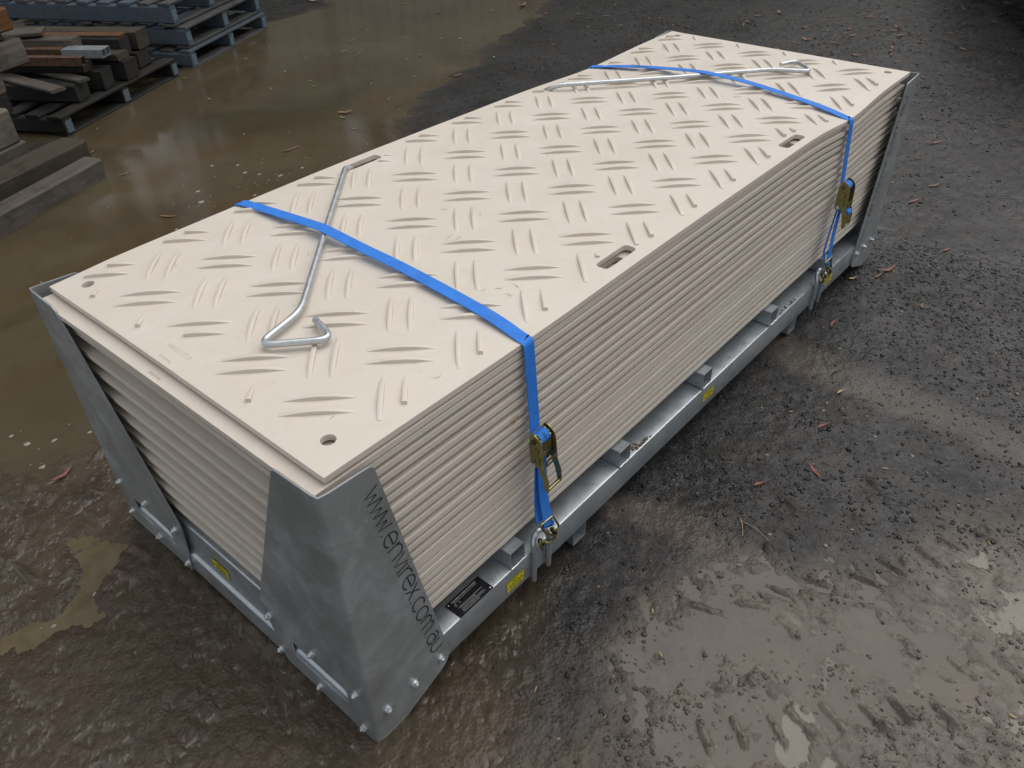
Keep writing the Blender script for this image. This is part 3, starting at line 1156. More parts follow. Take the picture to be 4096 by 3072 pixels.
def plate_lettering(parent, p0, p1, xh, nrm, up, halo=True):
    """writes along p0->p1"""
    txt = 'www.envirex.com.au'
    adv = sum(GL[c][0] for c in txt)
    p0, p1 = Vector(p0), Vector(p1)
    L = (p1 - p0).length
    sc = L / adv
    ux = (p1 - p0).normalized() * sc
    uy = Vector(up).normalized() * xh
    x = 0
    st = []
    hl = []
    for c in txt:
        w, ss = GL[c]
        for s_ in ss:
            st.append([(x + a, b) for a, b in s_])
        x += w
        for e in GL[c][1]:
            if random.random() < 0.55:
                hl.append([(x - w + e[0][0], e[0][1] - 0.05), (x - w + e[0][0] + 0.02, e[0][1] + 0.06)])
            if random.random() < 0.3:
                hl.append([(x - w + e[-1][0], e[-1][1] - 0.05), (x - w + e[-1][0] + 0.02, e[-1][1] + 0.05)])
    if halo:
        ribbons(hl, p0, ux, uy, nrm, 0.009, 0.0003).build('heat_mark', M['halo'], parent, False)
    ribbons(st, p0, ux, uy, nrm, 0.0031, 0.0008).build('lettering', M['cut'], parent, False)  # dark ribbons laid on the plate; the letters' inner shade is only coloured


XE, YS = -0.0405, -0.0315
XF = ML + 0.028
p1 = make_plate(XE, YS, -1, -1)
p1['label'] = 'corner plate with the cut-out web address, nearest the camera'
plate_lettering(p1, (0.052, YS, 0.772), (0.158, YS, 0.142), 0.036, (0, -1, 0), (1, 0, 0.17))
for x, z in ((0.004, 0.103), (0.092, 0.103), (0.181, 0.103)):
    bolt(p1, (x, YS, z), (0, -1, 0))
for y, z in ((0.342, 0.182), (0.171, 0.182), (0.013, 0.176), (0.336, 0.046), (0.176, 0.040), (0.013, 0.034)):
    bolt(p1, (XE, y, z), (-1, 0, 0))
p2 = make_plate(XE, MW + 0.0315, -1, 1)
p2['label'] = 'corner plate at the far left of the near end'
for y, z in ((1.092, 0.182), (0.937, 0.190), (0.778, 0.190), (1.092, 0.056), (0.937, 0.050), (0.777, 0.050)):
    bolt(p2, (XE, y, z), (-1, 0, 0))
for x, z in ((0.004, 0.118), (0.092, 0.118), (0.181, 0.118)):
    bolt(p2, (x, MW + 0.0315, z), (0, 1, 0))
p3 = make_plate(XF, YS, 1, -1)
p3['label'] = 'corner plate at the far right end beside the gravel'
plate_lettering(p3, (2.798, YS, 0.142), (2.905, YS, 0.772), 0.036, (0, -1, 0), (-1, 0, 0.17), False)
for x, z in ((2.938, 0.120), (2.851, 0.120), (2.767, 0.120)):
    bolt(p3, (x, YS, z), (0, -1, 0))
for y, z in ((0.342, 0.182), (0.171, 0.182), (0.013, 0.176)):
    bolt(p3, (XF, y, z), (1, 0, 0))
p4 = make_plate(XF, MW + 0.0315, 1, 1)
p4['label'] = 'corner plate hidden behind the far end of the stack'

# lashing rings on the beams
for xc in (0.572, 2.352, ):
    mb = MB()
    for sx in (-1, 1):
        pass
    w = 0.032
    arch = [(-w, -0.034, 0.058), (-w, -0.0355, 0.10), (-w, -0.037, 0.150), (-w * 0.97, -0.036, 0.178)]
    arch += [(-w * math.cos(t), -0.036 + 0.012 * math.sin(t), 0.185 + 0.038 * math.sin(t)) for t in (0.3, 0.6, 0.9, 1.2, 1.57, 1.94, 2.24, 2.54, 2.84)]
    arch += [(w * 0.97, -0.036, 0.178), (w, -0.037, 0.150), (w, -0.0355, 0.10), (w, -0.034, 0.064)]
    mb.tube([(xc + a, b, c) for a, b, c in arch], 0.0078, 10)
    ring = mb.build('lashing_ring', M['galv'], stil)
    wb = MB()
    for sx in (-1, 1):
        for s2 in (-1, 1):
            pts = [(xc + sx * w + s2 * 0.0075, -0.0275, 0.075 + k * 0.011) for k in range(9)]
            wb.tube(pts, [0.0028 + random.uniform(-.0006, .001) for _ in pts], 6)
    wb.build('weld_bead', M['galv_bright'], ring)


# stickers and the rating plate
def sticker(c, ux, uy, w, h, rows, seed):
    rr = random.Random(seed)
    ux, uy = Vector(ux), Vector(uy)
    nr = ux.cross(uy).normalized()
    c = Vector(c)
    mb = MB()
    mb.add([c + ux * (sx * w / 2) + uy * (sy * h / 2) + nr * 0.0004 for sx, sy in ((-1, -1), (1, -1), (1, 1), (-1, 1))], [(0, 1, 2, 3)])
    st = mb.build('warning_sticker', M['yellow'], stil, False)
    mb = MB()
    bw = 0.0011
    for (a, b, cc, d) in ((-w / 2, -h / 2, w / 2, -h / 2 + bw), (-w / 2, h / 2 - bw, w / 2, h / 2), (-w / 2, -h / 2 + bw, -w / 2 + bw, h / 2 - bw), (w / 2 - bw, -h / 2 + bw, w / 2, h / 2 - bw)):
        mb.add([c + ux * x + uy * y + nr * 0.0008 for x, y in ((a, b), (cc, b), (cc, d), (a, d))], [(0, 1, 2, 3)])
    for k, fr in enumerate(rows):
        y = h / 2 - h * (k + 0.9) / (len(rows) + 0.8)
        x = -w * fr / 2
        while x < w * fr / 2 - 0.002:
            l = min(rr.uniform(0.004, 0.011), w * fr / 2 - x)
            mb.add([c + ux * xx + uy * yy + nr * 0.0008 for xx, yy in ((x, y - h * 0.035), (x + l, y - h * 0.035), (x + l, y + h * 0.04), (x, y + h * 0.04))], [(0, 1, 2, 3)])
            x += l + 0.0018
    mb.build('print', M['ink'], st, False)


ROWS = (0.9, 0.35, 0.75, 0.9, 0.6)
sticker((0.473, YO - 0.0002, 0.113), (1, 0, 0), (0, 0, 1), 0.072, 0.042, ROWS, 1)
sticker((1.494, YO - 0.0002, 0.124), (1, 0, 0), (0, 0, 1), 0.072, 0.040, ROWS, 2)
sticker((2.486, YO - 0.0002, 0.122), (1, 0, 0), (0, 0, 1), 0.072, 0.042, ROWS, 3)
sticker((-0.0250, 0.596, 0.152), (0, -1, 0.0), (0.008, 0, 1), 0.080, 0.042, ROWS, 4)

mb = MB()
mb.box((0.327, 0.0025, BZ1 + 0.0011), (0.123, 0.056, 0.0012))
rp = mb.build('rating_plate', M['black'], stil, False)
lines = [('MANUFACTURED BY ENVIREX', 0.0066, 0.0235, 0.0), ('FOR STORAGE AND TRANSPORT OF VERSADECK MATS ONLY', 0.0030, 0.0178, 0.0),
         ('KEEP PERSONNEL CLEARANCE OF 2 METRES MINIMUM PER UNITS', 0.0029, -0.0005, 0.0), ('LIFTING. DO NOT LIFT OVER PERSONNEL', 0.0029, -0.0048, -0.012),
         ('THIS EQUIPMENT MUST BE INSPECTED PRIOR TO EACH USE', 0.0029, -0.0098, 0.0), ('AND ACCORDING TO THE RELEVANT AUSTRALIAN STANDARD', 0.0029, -0.0142, 0.0),
         ('RETURN TO MANUFACTURER FOR REPAIR', 0.0029, -0.0190, -0.012), ('W.L.L.        KG', 0.0032, 0.0085, -0.036), ('TARE          KG', 0.0032, 0.0125, -0.036)]
for tx, sz, yy, xx in lines:
    o = link('print', text_mesh(tx, sz), rp, M['white'])
    o.location = (0.327 + xx, 0.0025 + yy - 0.003, BZ1 + 0.0021)
for xx, yy in ((0.272, 0.024), (0.382, -0.019)):
    mb = MB()
    mb.tube([(xx, yy, BZ1 + 0.001), (xx, yy, BZ1 + 0.0028), (xx, yy, BZ1 + 0.0034)], [0.0030, 0.0030, 0.0016], 10)
    mb.build('rivet', M['bolt'], rp)


def stain_patch(pts, z, n, seed):
    rr = random.Random(seed)
    mb = MB()
    for k in range(n):
        a, b = pts
        t = rr.random()
        cx = a[0] + (b[0] - a[0]) * t + rr.gauss(0, 0.012)
        cy = min(max(a[1] + (b[1] - a[1]) * t + rr.gauss(0, 0.006), YO + 0.008), 0.03)
        r = rr.uniform(0.0015, 0.006)
        m = 9
        mb.add([(cx + math.cos(6.283 * q / m) * r * rr.uniform(0.5, 1.4), max(YO + 0.004, cy + math.sin(6.283 * q / m) * r * rr.uniform(0.4, 1.0)), z + k * 0.000012) for q in range(m)], [tuple(range(m))])
    mb.build('mud_stain', M['stain'], stil, False)


stain_patch(((1.035, 0.005), (1.085, -0.022)), BZ1 + 0.0006, 55, 1)
stain_patch(((1.10, -0.015), (1.14, -0.020)), BZ1 + 0.0006, 14, 3)
stain_patch(((2.04, -0.018), (2.17, -0.020)), BZ1 + 0.0006, 28, 2)


# ------------------------------------------------------------------ straps
def strip(path, w, th, wdir, name, mat, parent, seg=None):
    """flat webbing along path; wdir = list or vector across; th thickness"""
    pts = [Vector(p) for p in path]
    n = len(pts)
    vs, fs = [], []
    for i, p in enumerate(pts):
        d = (pts[min(i + 1, n - 1)] - pts[max(i - 1, 0)]).normalized()
        wd = Vector(wdir[i]) if isinstance(wdir, list) else Vector(wdir)
        wd = (wd - d * wd.dot(d)).normalized()
        nr = wd.cross(d).normalized()
        for a, b in ((-1, -1), (1, -1), (1, 1), (-1, 1)):
            vs.append(p + wd * (a * w / 2) + nr * (b * th / 2))
    for i in range(n - 1):
        for k in range(4):
            k2 = (k + 1) % 4
            fs.append((4 * i + k, 4 * i + k2, 4 * i + 4 + k2, 4 * i + 4 + k))
    fs += [(3, 2, 1, 0), tuple(range(4 * n - 4, 4 * n))]
    return MB().add(vs, fs).build(name, mat, parent, True, 50)


def catmull(P, n=8):
    P = [Vector(p) for p in P]
    out = []
    for i in range(len(P) - 1):
        p0, p1_, p2_, p3_ = P[max(i - 1, 0)], P[i], P[i + 1], P[min(i + 2, len(P) - 1)]
        for k in range(n):
            t = k / n
            out.append(0.5 * ((2 * p1_) + (-p0 + p2_) * t + (2 * p0 - 5 * p1_ + 4 * p2_ - p3_) * t * t + (-p0 + 3 * p1_ - 3 * p2_ + p3_) * t ** 3))
    out.append(P[-1])
    return out


SW = 0.035


def ratchet(parent, x, z, tilt, opened):
    """ratchet buckle: local u along the beam (world x), v outward (world -y), w up; origin at drum axis"""
    def fr(u, v, w):
        ct, st = math.cos(tilt), math.sin(tilt)
        u, v, w = u * 0.94, v * 0.92, w * 0.92
        return Vector((x + u * ct - w * st, -0.031 - v, z + u * st + w * ct))
    rt = empty('ratchet', (0, 0, 0))
    rt.parent = parent
    G = 0.0225                                    # half gap between the inner plates
    base = rounded([(-0.014, 0.012), (0.016, 0.014), (0.020, -0.020), (0.014, -0.085), (0.000, -0.105), (-0.016, -0.098), (-0.018, -0.03)], 0.010, 4)
    handle = rounded([(-0.006, 0.026), (0.014, 0.022), (0.030, 0.004), (0.033, -0.030), (0.034, -0.085), (0.047, -0.125), (0.045, -0.172), (0.033, -0.172), (0.026, -0.128), (0.012, -0.088), (0.004, -0.030), (-0.010, 0.006)], 0.009, 4)
    for s in (-1, 1):
        MB().prism(base, s * G - 0.0011, s * G + 0.0011, lambda a, b, w_: fr(w_, a, b)).build('frame_plate', M['zinc'], rt, True, 30)
        o = MB().prism(handle, s * (G + 0.0045) - 0.0011, s * (G + 0.0045) + 0.0011, lambda a, b, w_: fr(w_, a, b)).build('handle_plate', M['zinc'], rt, True, 30)
        # handle cheek slots: flat dark quads painting the shade of the recesses
        mb = MB()
        for (a, b, l, an) in ((0.018, -0.030, 0.020, 1.45), (0.020, -0.065, 0.026, 1.65), (0.010, -0.020, 0.008, 0.6)):
            dx_, dz_ = math.cos(an) * l / 2, math.sin(an) * l / 2
            px_, pz_ = -math.sin(an) * 0.0016, math.cos(an) * 0.0016
            q = [(a - dx_ + px_, b - dz_ + pz_), (a + dx_ + px_, b + dz_ + pz_), (a + dx_ - px_, b + dz_ - pz_), (a - dx_ - px_, b - dz_ - pz_)]
            mb.add([fr(s * (G + 0.0045) + s * 0.0014, u_, w_) for u_, w_ in q], [(0, 1, 2, 3)])
        mb.build('slot_shade', M['ink'], o, False)
        # toothed wheel
        mb = MB()
        tooth = []
        for k in range(26):
            r = 0.0195 if k % 2 else 0.0165
            tooth.append((0.004 + r * math.cos(2 * math.pi * k / 26), r * math.sin(2 * math.pi * k / 26)))
        mb.prism(tooth, s * (G - 0.0035) - 0.0011, s * (G - 0.0035) + 0.0011, lambda a, b, w_: fr(w_, a, b))
        mb.build('ratchet_wheel', M['zinc'], rt, True, 30)
        mb = MB()
        mb.tube([fr(s * (G + 0.005), 0.004, 0), fr(s * (G + 0.011), 0.004, 0), fr(s * (G + 0.0125), 0.004, 0)], [0.0068, 0.0068, 0.004], 12)
        mb.build('axle_end', M['zincd'], rt)
    # webbing wound on the drum
    mb = MB()
    prof = [fr(u_, 0.004, 0) for u_ in (-G + 0.005, -G + 0.0055, G - 0.0055, G - 0.005)]
    mb.tube(prof, [0.014, 0.0168, 0.0168, 0.014], 22)
    roll = mb.build('webbing_roll', M['web'], rt)
    if not opened:
        me = text_mesh('50', 0.016, 0)
        bm = bmesh.new()
        bm.from_mesh(me)
        for v in bm.verts:
            # wrap on the drum
            th = v.co.x / 0.0186
            u_, a_ = v.co.y, th
            v.co = fr(-u_ * 0.85, 0.004 + 0.0188 * math.cos(a_ - 0.75), -0.0188 * math.sin(a_ - 0.75))
        bm.to_mesh(me)
        bm.free()
        link('print', me, roll, M['ink'])
    # cross bars: spacer, pawl, handle grip, strap bolt
    MB().box(fr(0, 0.018, -0.052), (2 * G, 0.004, 0.016), None, 0.001).build('pawl', M['zinc'], rt)
    mb = MB()
    P = rounded([(-G * 0.95, -0.082), (G * 1.1, -0.082), (G * 1.1, -0.060), (-G * 0.95, -0.060)], 0.005, 3)
    I = rounded([(-G * 0.62, -0.077), (G * 0.8, -0.077), (G * 0.8, -0.066), (-G * 0.62, -0.066)], 0.003, 3)
    n = len(P)
    vs = [fr(a, 0.037, b) for a, b in P] + [fr(a, 0.037, b) for a, b in I] + [fr(a, 0.034, b) for a, b in P] + [fr(a, 0.034, b) for a, b in I]
    fs = []
    for k in range(n):
        k2 = (k + 1) % n
        fs += [(k, k2, n + k2, n + k), (2 * n + k, 3 * n + k, 3 * n + k2, 2 * n + k2), (k, 2 * n + k, 2 * n + k2, k2), (n + k, n + k2, 3 * n + k2, 3 * n + k)]
    mb.add(vs, fs)
    mb.build('release_pull', M['zinc'], rt)
    MB().tube([fr(-G - 0.004, 0.039, -0.166), fr(G + 0.004, 0.039, -0.166)], 0.0052, 12).build('handle_grip', M['zinc'], rt)
    mb = MB()
    mb.tube([fr(-G - 0.009, 0.0, -0.085), fr(G + 0.007, 0.0, -0.085)], 0.0038, 10)
    mb.tube([fr(-G - 0.011, 0.0, -0.085), fr(-G - 0.004, 0.0, -0.085)], 0.0075, 6)
    mb.build('strap_bolt', M['bolt'], rt)
    return fr, roll


def strap_set(name, label, top_xy, hts, xr, tilt, xring, lettered, opened):
    root = empty(name, (0, 0, 0), 0, label, 'ratchet strap', 'ratchet straps round the mat stack')
    # webbing over the top, from the hidden left side to the ratchet on the right side
    P, Wd = [], []
    (xl, _), _, _, (xrt, _) = top_xy[0], None, None, top_xy[-1]
    left = [(xl - 0.004, MW + 0.0105, 0.20), (xl - 0.004, MW + 0.0105, 0.60), (xl, MW + 0.0105, ztop(xl, MW) - 0.010)]
    for p in left:
        P.append(p)
        Wd.append((1, 0, 0))
    cur = catmull([(x, y, ztop(x, y) + h) for x, y, h in [(a[0], a[1], b) for a, b in zip(top_xy, [0.0035, 0.006] + hts + [0.0045, 0.0022])]], 6)
    for p in cur:
        P.append(p)
        Wd.append((1, 0, 0))
    P += [(xrt, -0.0040, ztop(xrt, 0) + 0.0010), (xrt, -0.0075, ztop(xrt, 0) - 0.0030), (xrt, -0.0085, ztop(xrt, 0) - 0.012)]
    Wd += [(1, 0, 0)] * 3
    zr = 0.566
    for k in range(1, 6):
        t = k / 5
        P.append((xrt + (xr - xrt) * t, -0.0085 - 0.008 * t, ztop(xrt, 0) - 0.012 + (zr - ztop(xrt, 0) + 0.022) * t))
        Wd.append((1, 0, 0))
    web = strip(P, SW, 0.0022, Wd, 'webbing', M['web'], root)
    fr, roll = ratchet(root, xr, zr, tilt, opened)
    # short tail from ratchet to the hook, doubled
    b0 = fr(0, 0.002, -0.085)
    zb = 0.262
    xh = xring + 0.012
    low = catmull([b0, b0.lerp(Vector((xh - 0.004, -0.034, zb)), 0.5) + Vector((0, -0.004, 0)), (xh + 0.004, -0.045, zb), (xh + 0.004, -0.047, zb - 0.012)], 5)
    strip(low, SW * 0.98, 0.0022, (1, 0, -0.25), 'tail_webbing', M['web'], root)
    low2 = catmull([b0 + Vector((-0.004, 0.008, 0)), Vector((xh - 0.014, -0.026, zb + 0.06)), (xh - 0.012, -0.034, zb + 0.006)], 5)
    strip(low2, SW * 0.9, 0.0022, (1, 0.15, -0.2), 'tail_webbing', M['web'], root)
    if opened:
        MB().tube([fr(-0.016, 0.030, -0.108), fr(-0.0155, 0.030, -0.108), fr(0.0155, 0.030, -0.108), fr(0.016, 0.030, -0.108)], [0.010, 0.0135, 0.0135, 0.010], 18).build('webbing_roll', M['web'], root)
    # triangular ring through the webbing eye and double hook
    hk = empty('double_hook')
    hk.parent = root
    c = Vector((xh, -0.047, zb - 0.004))
    tri = [c + Vector((-0.026, 0.004, 0.010)), c + Vector((0.022, 0, 0.012)), c + Vector((0.046, -0.004, -0.045)), c + Vector((0.022, -0.010, -0.062)), c + Vector((-0.012, -0.004, -0.022))]
    lp = []
    n = len(tri)
    for i in range(n):
        a, b, d = tri[i - 1], tri[i], tri[(i + 1) % n]
        q0, q1 = b + (a - b).normalized() * 0.009, b + (d - b).normalized() * 0.009
        for k in range(5):
            t = k / 4
            lp.append(q0 * (1 - t) ** 2 + b * 2 * t * (1 - t) + q1 * t * t)
    lp.append(lp[0])
    MB().tube(lp, 0.0034, 8, False).build('ring', M['zinc'], hk)
    for s in (-1, 1):
        o3 = Vector((xring + 0.006 + s * 0.030, -0.046, 0.196))
        pts = [o3 + Vector((s * -0.004, -0.004, 0.028)), o3 + Vector((0, -0.008, 0.016)), o3 + Vector((s * -0.002, -0.010, -0.002)), o3 + Vector((s * -0.010, -0.004, -0.016)),
               o3 + Vector((s * -0.020, 0.004, -0.020)), o3 + Vector((s * -0.028, 0.012, -0.012))]
        MB().tube(catmull(pts, 5), 0.0042, 8).build('hook', M['zinc'], hk)
        eye = [o3 + Vector((s * -0.004, -0.006 + 0.009 * math.cos(t), 0.020 + 0.009 * math.sin(t))) for t in np.linspace(0, 6.28, 12)]
        MB().tube(eye, 0.0036, 8, False).build('hook_eye', M['zincd'], hk)
    if lettered:
        me = text_mesh('LC-500KG', 0.020, 0)
        o = link('print', me, web, M['ink'])
        x1, y1, x2, y2 = 2.392, 0.835, 2.352, 0.985
        z1 = ztop(2.39, 0.85) + 0.0125
        basis(o, (2.380, 0.895, ztop(2.380, 0.895) + 0.0178), (0.0 - 0.10, 1.0, 0), (-1, 0, 0))
    return root


strap_set('ratchet_strap', 'blue ratchet strap across the near end, over the diagonal lifting rod', [(0.570, 1.100), (0.578, 1.066), (0.590, 0.90), (0.597, 0.760), (0.597, 0.718), (0.595, 0.58), (0.594, 0.40), (0.580, 0.14), (0.567, 0.020), (0.566, 0.002)], [0.0165, 0.0262, 0.0262, 0.0215, 0.0160, 0.0120],
          0.574, 0.06, 0.572, False, False)
strap_set('ratchet_strap', 'blue ratchet strap across the far end, printed with its load rating', [(2.315, 1.100), (2.330, 1.066), (2.374, 0.93), (2.398, 0.75), (2.404, 0.635), (2.406, 0.592), (2.412, 0.42), (2.390, 0.14), (2.371, 0.020), (2.370, 0.002)], [0.0125, 0.0200, 0.0262, 0.0262, 0.0190, 0.0120],
          2.400, -0.02, 2.352, True, True)


# ------------------------------------------------------------------ lifting rods
def bend_path(P, r=0.040, n=8):
    P = [Vector(p) for p in P]
    out = [P[0]]
    for i in range(1, len(P) - 1):
        a, b, c = P[i - 1], P[i], P[i + 1]
        ra = min(r, (a - b).length * 0.45, (c - b).length * 0.45)
        q0, q1 = b + (a - b).normalized() * ra, b + (c - b).normalized() * ra
        for k in range(n + 1):
            t = k / n
            out.append(q0 * (1 - t) ** 2 + b * 2 * t * (1 - t) + q1 * t * t)
    out.append(P[-1])
    return out


def rod(label, P):
    mb = MB()
    pts = bend_path(P)
    # subdivide straights a little so shading stays clean
    mb.tube(pts, 0.0082, 14)
    o = mb.build('lifting_rod', M['galv_bright'], None, True, 40)
    tag(o, label, 'lifting rod', 'galvanised lifting rods on the mats')


rod('galvanised bent lifting rod on the near half of the top mat', [(0.955, 1.040, 0.822), (0.945, 1.040, 0.850), (0.915, 1.032, 0.8605), (0.600, 0.740, 0.8585), (0.306, 0.462, 0.8595), (0.160, 0.424, 0.8590), (0.280, 0.312, 0.8592), (0.304, 0.405, 0.8600)])
rod('galvanised bent lifting rod on the far half of the top mat', [(1.935, 1.040, 0.815), (1.938, 1.030, 0.848), (1.968, 0.990, 0.8605), (2.317, 0.684, 0.8585), (2.615, 0.436, 0.8590), (2.684, 0.292, 0.8592), (2.780, 0.402, 0.8595), (2.700, 0.432, 0.8600)])

# ------------------------------------------------------------------ pallets and timber beside the puddle
EA = R(27.6)
ED = Vector((math.cos(EA), math.sin(EA), 0))
ND = Vector((-math.sin(EA), math.cos(EA), 0))


def plank(name, size, mat, parent=None, ch=0.003, warp=0.0):
    """length along local x, origin at centre"""
    rr = random.Random(int(size[0] * 1000) + int(size[1] * 7000) + len(bpy.data.objects))
    L_, hy, hz = size[0], size[1] / 2, size[2] / 2
    n = max(4, int(L_ / 0.12))
    cc = min(ch * 1.4, hz * 0.5)
    sec = [(-hy + cc, -hz), (hy - cc, -hz), (hy, -hz + cc), (hy, hz - cc), (hy - cc, hz), (-hy + cc, hz), (-hy, hz - cc), (-hy, -hz + cc)]
    bow, tw = rr.uniform(-0.006, 0.006) * L_, rr.uniform(-0.02, 0.02)
    sk = [(rr.uniform(-0.05, 0.05), rr.uniform(-0.08, 0.08)) for _ in (0, 1)]
    vs, fs = [], []
    for k in range(n + 1):
        t = 2.0 * k / n - 1
        dy, dz = bow * t * t + rr.uniform(-0.0012, 0.0012), warp * t * t
        for q, (y, z) in enumerate(sec):
            x = t * L_ / 2
            if k in (0, n):                                  # rough-sawn, slightly skewed ends
                e = sk[0 if k == 0 else 1]
                x += y * e[0] + z * e[1] + rr.uniform(-0.002, 0.002)
            wear = 1 - 0.05 * rr.random() * (1 if rr.random() < 0.25 else 0)
            vs.append((x, y * wear + dy, z * wear + dz + y * tw * t))
    for k in range(n):
        for q in range(8):
            q2 = (q + 1) % 8
            fs.append((k * 8 + q, k * 8 + q2, k * 8 + 8 + q2, k * 8 + 8 + q))
    fs += [tuple(reversed(range(8))), tuple(range(n * 8, n * 8 + 8))]
    return MB().add(vs, fs).build(name, mat, parent, True, 30)


def pallet(o2, z, label, painted, wE=1.22, wN=1.15, seed=0, nails=True, hb=0.095):
    rr = random.Random(seed)
    root = empty('timber_pallet', (o2[0], o2[1], z), EA, label, 'pallet', 'pallets stacked beside the puddle')
    mb_ = M['blue_wood'] if painted else M['wood_dark']
    mw = M['blue_wood_worn'] if painted else M['wood_dark']
    # local x along e, y along n
    for e in (0.045, wE / 2, wE - 0.045):
        b = plank('bearer', (wN, 0.075, hb), mb_, root, 0.006)
        b.location = (e, wN / 2, 0.0215 + hb / 2)
        b.rotation_euler = (0, 0, R(90))
        if nails:
            # nail plate pressed on the bearer end facing the yard
            mb = MB()
            for a in range(5):
                for c in range(7):
                    u = -0.030 + a * 0.012 + (0.006 if c % 2 else 0)
                    w = -0.038 + c * 0.0115
                    mb.box((-wN / 2 - 0.0015, u, w), (0.003, 0.0085, 0.0065), Euler((R(35), 0, 0)).to_matrix())
            mb.build('nail_plate', M['nailplate'], b, False)
    nb = 7 if wN < 1.3 else 9
    for k in range(nb):
        w = 0.105 + rr.uniform(-0.01, 0.01)
        d = plank('deck_board', (wE - rr.uniform(0, 0.02), w, 0.021), mw if rr.random() < 0.6 else mb_, root, 0.003, rr.uniform(-0.004, 0.004))
        d.location = (wE / 2 + rr.uniform(-0.008, 0.008), 0.05 + k * (wN - 0.1) / (nb - 1), 0.0225 + hb + 0.0125)
        d.rotation_euler = (0, 0, rr.uniform(-0.008, 0.008))
    for k in (0, 3, 6):
        d = plank('bottom_board', (wE - rr.uniform(0, 0.02), 0.10, 0.020), mw, root, 0.003)
        d.location = (wE / 2, 0.05 + k * (wN - 0.1) / 6, 0.0105)
    return root


PO = Vector((2.80, 5.40, 0))
pallet((PO.x, PO.y), -0.02, 'bottom pallet of the worn blue stack standing in the puddle', True, 1.30, 1.2, 1)
pallet((PO.x + 0.03, PO.y + 0.05), 0.124, 'middle pallet of the worn blue stack beside the puddle', True, 1.24, 1.5, 2, True, 0.118)
pallet((PO.x - 0.02, PO.y + 0.10), 0.291, 'uppermost pale blue pallet of the worn stack beside the puddle', True, 1.20, 1.6, 3, True, 0.125)
QO = Vector((1.43, 4.70, 0))
pallet((QO.x, QO.y), -0.02, 'dark pallet under the loose timber offcuts at the water edge', False, 1.36, 1.2, 4)


def qp(e, n, z):
    return QO + ED * e + ND * n + Vector((0, 0, z))


def timber(name, label, e, n0, ln, z, w, h, mat, ang=90, cat='timber', ch=0.005):
    """lies on the dark pallet, running back from its end n0"""
    a = EA + R(ang)
    d = Vector((math.cos(a), math.sin(a), 0))
    p = qp(e, n0, z + h / 2) + d * ln / 2
    o = plank(name, (ln, w, h), mat, None, ch)
    o.location = p
    o.rotation_euler = (0, 0, a)
    return tag(o, label, cat, 'timber and steel piled on the dark pallet')


timber('timber_post', 'short square dark timber under the broken boards', 0.34, 0.06, 1.1, 0.128, 0.16, 0.11, M['wood_dark'], 96)
timber('timber_board', 'broken grey board lying across the left of the dark pallet', 0.12, 0.05, 0.7, 0.242, 0.11, 0.02, M['wood_grey'], 70, 'board')
timber('timber_board', 'split grey board beside the broken one on the pallet', 0.34, 0.02, 0.7, 0.242, 0.09, 0.02, M['wood_grey'], 72, 'board')
timber('timber_post', 'thick dark timber beam in the middle of the pile', 0.60, 0.04, 1.3, 0.128, 0.14, 0.13, M['wood_dark'], 98)
timber('timber_post', 'dark wet timber beam under the rusty tube', 0.52, 0.10, 1.3, 0.262, 0.13, 0.06, M['wood_dark'], 98)
timber('timber_block', 'pale brown timber offcut on end of the pile', 0.80, 0.02, 0.35, 0.262, 0.14, 0.05, M['wood_brown'], 92)
timber('timber_post', 'dark square timber below the pale offcut', 0.82, 0.0, 1.2, 0.128, 0.15, 0.13, M['wood_dark'], 94)
timber('timber_post', 'grey timber beam lying behind the steel tubes', 0.72, 0.30, 1.2, 0.315, 0.12, 0.11, M['wood_grey'], 100)
timber('timber_post', 'charcoal timber with an orange top edge', 0.93, 0.08, 1.0, 0.262, 0.13, 0.12, M['wood_dark'], 96)
timber('timber_board', 'thin orange brown board on the charcoal timber', 0.95, 0.09, 0.9, 0.384, 0.09, 0.012, M['wood_orange'], 96, 'board')
timber('timber_post', 'long brown timber beam under the blue pallet', 1.17, 0.10, 1.9, 0.245, 0.15, 0.13, M['wood_brown'], 96)
timber('timber_post', 'second dark beam under the long brown timber', 1.12, 0.10, 1.6, 0.128, 0.17, 0.11, M['wood_dark'], 95)
timber('timber_board', 'weathered grey plank leaning over the back of the pile', 0.72, 0.55, 1.5, 0.44, 0.16, 0.03, M['wood_grey'], 116, 'board')


def steel_tube(label, e, n0, ln, z, mat, ang, w=0.05, twin=1):
    root = None
    a = EA + R(ang)
    mb = MB()
    for k in range(twin):
        o = w * (k - (twin - 1) / 2) * 1.02
        t = 0.003
        for (cy, cz, sy, sz) in ((-w / 2 + t / 2, 0, t, w), (w / 2 - t / 2, 0, t, w), (0, -w / 2 + t / 2, w - 2 * t, t), (0, w / 2 - t / 2, w - 2 * t, t)):
            mb.box((ln / 2, o + cy, cz), (ln, sy, sz))
    ob = mb.build('steel_tube', mat, None, False)
    ob.location = qp(e, n0, z + w / 2)
    ob.rotation_euler = (0, 0, a)
    return tag(ob, label, 'steel tube', 'timber and steel piled on the dark pallet')


steel_tube('twin galvanised square steel tube end on the timber pile', 0.64, 0.02, 0.30, 0.328, M['galv'], 97, 0.055, 2)
steel_tube('rusty square steel tube under the galvanised one', 0.42, 0.04, 0.9, 0.328, M['rust'], 97, 0.055)
steel_tube('long rusty steel tube behind the galvanised end', 0.62, 0.34, 1.0, 0.329, M['rust'], 97, 0.050, 2)


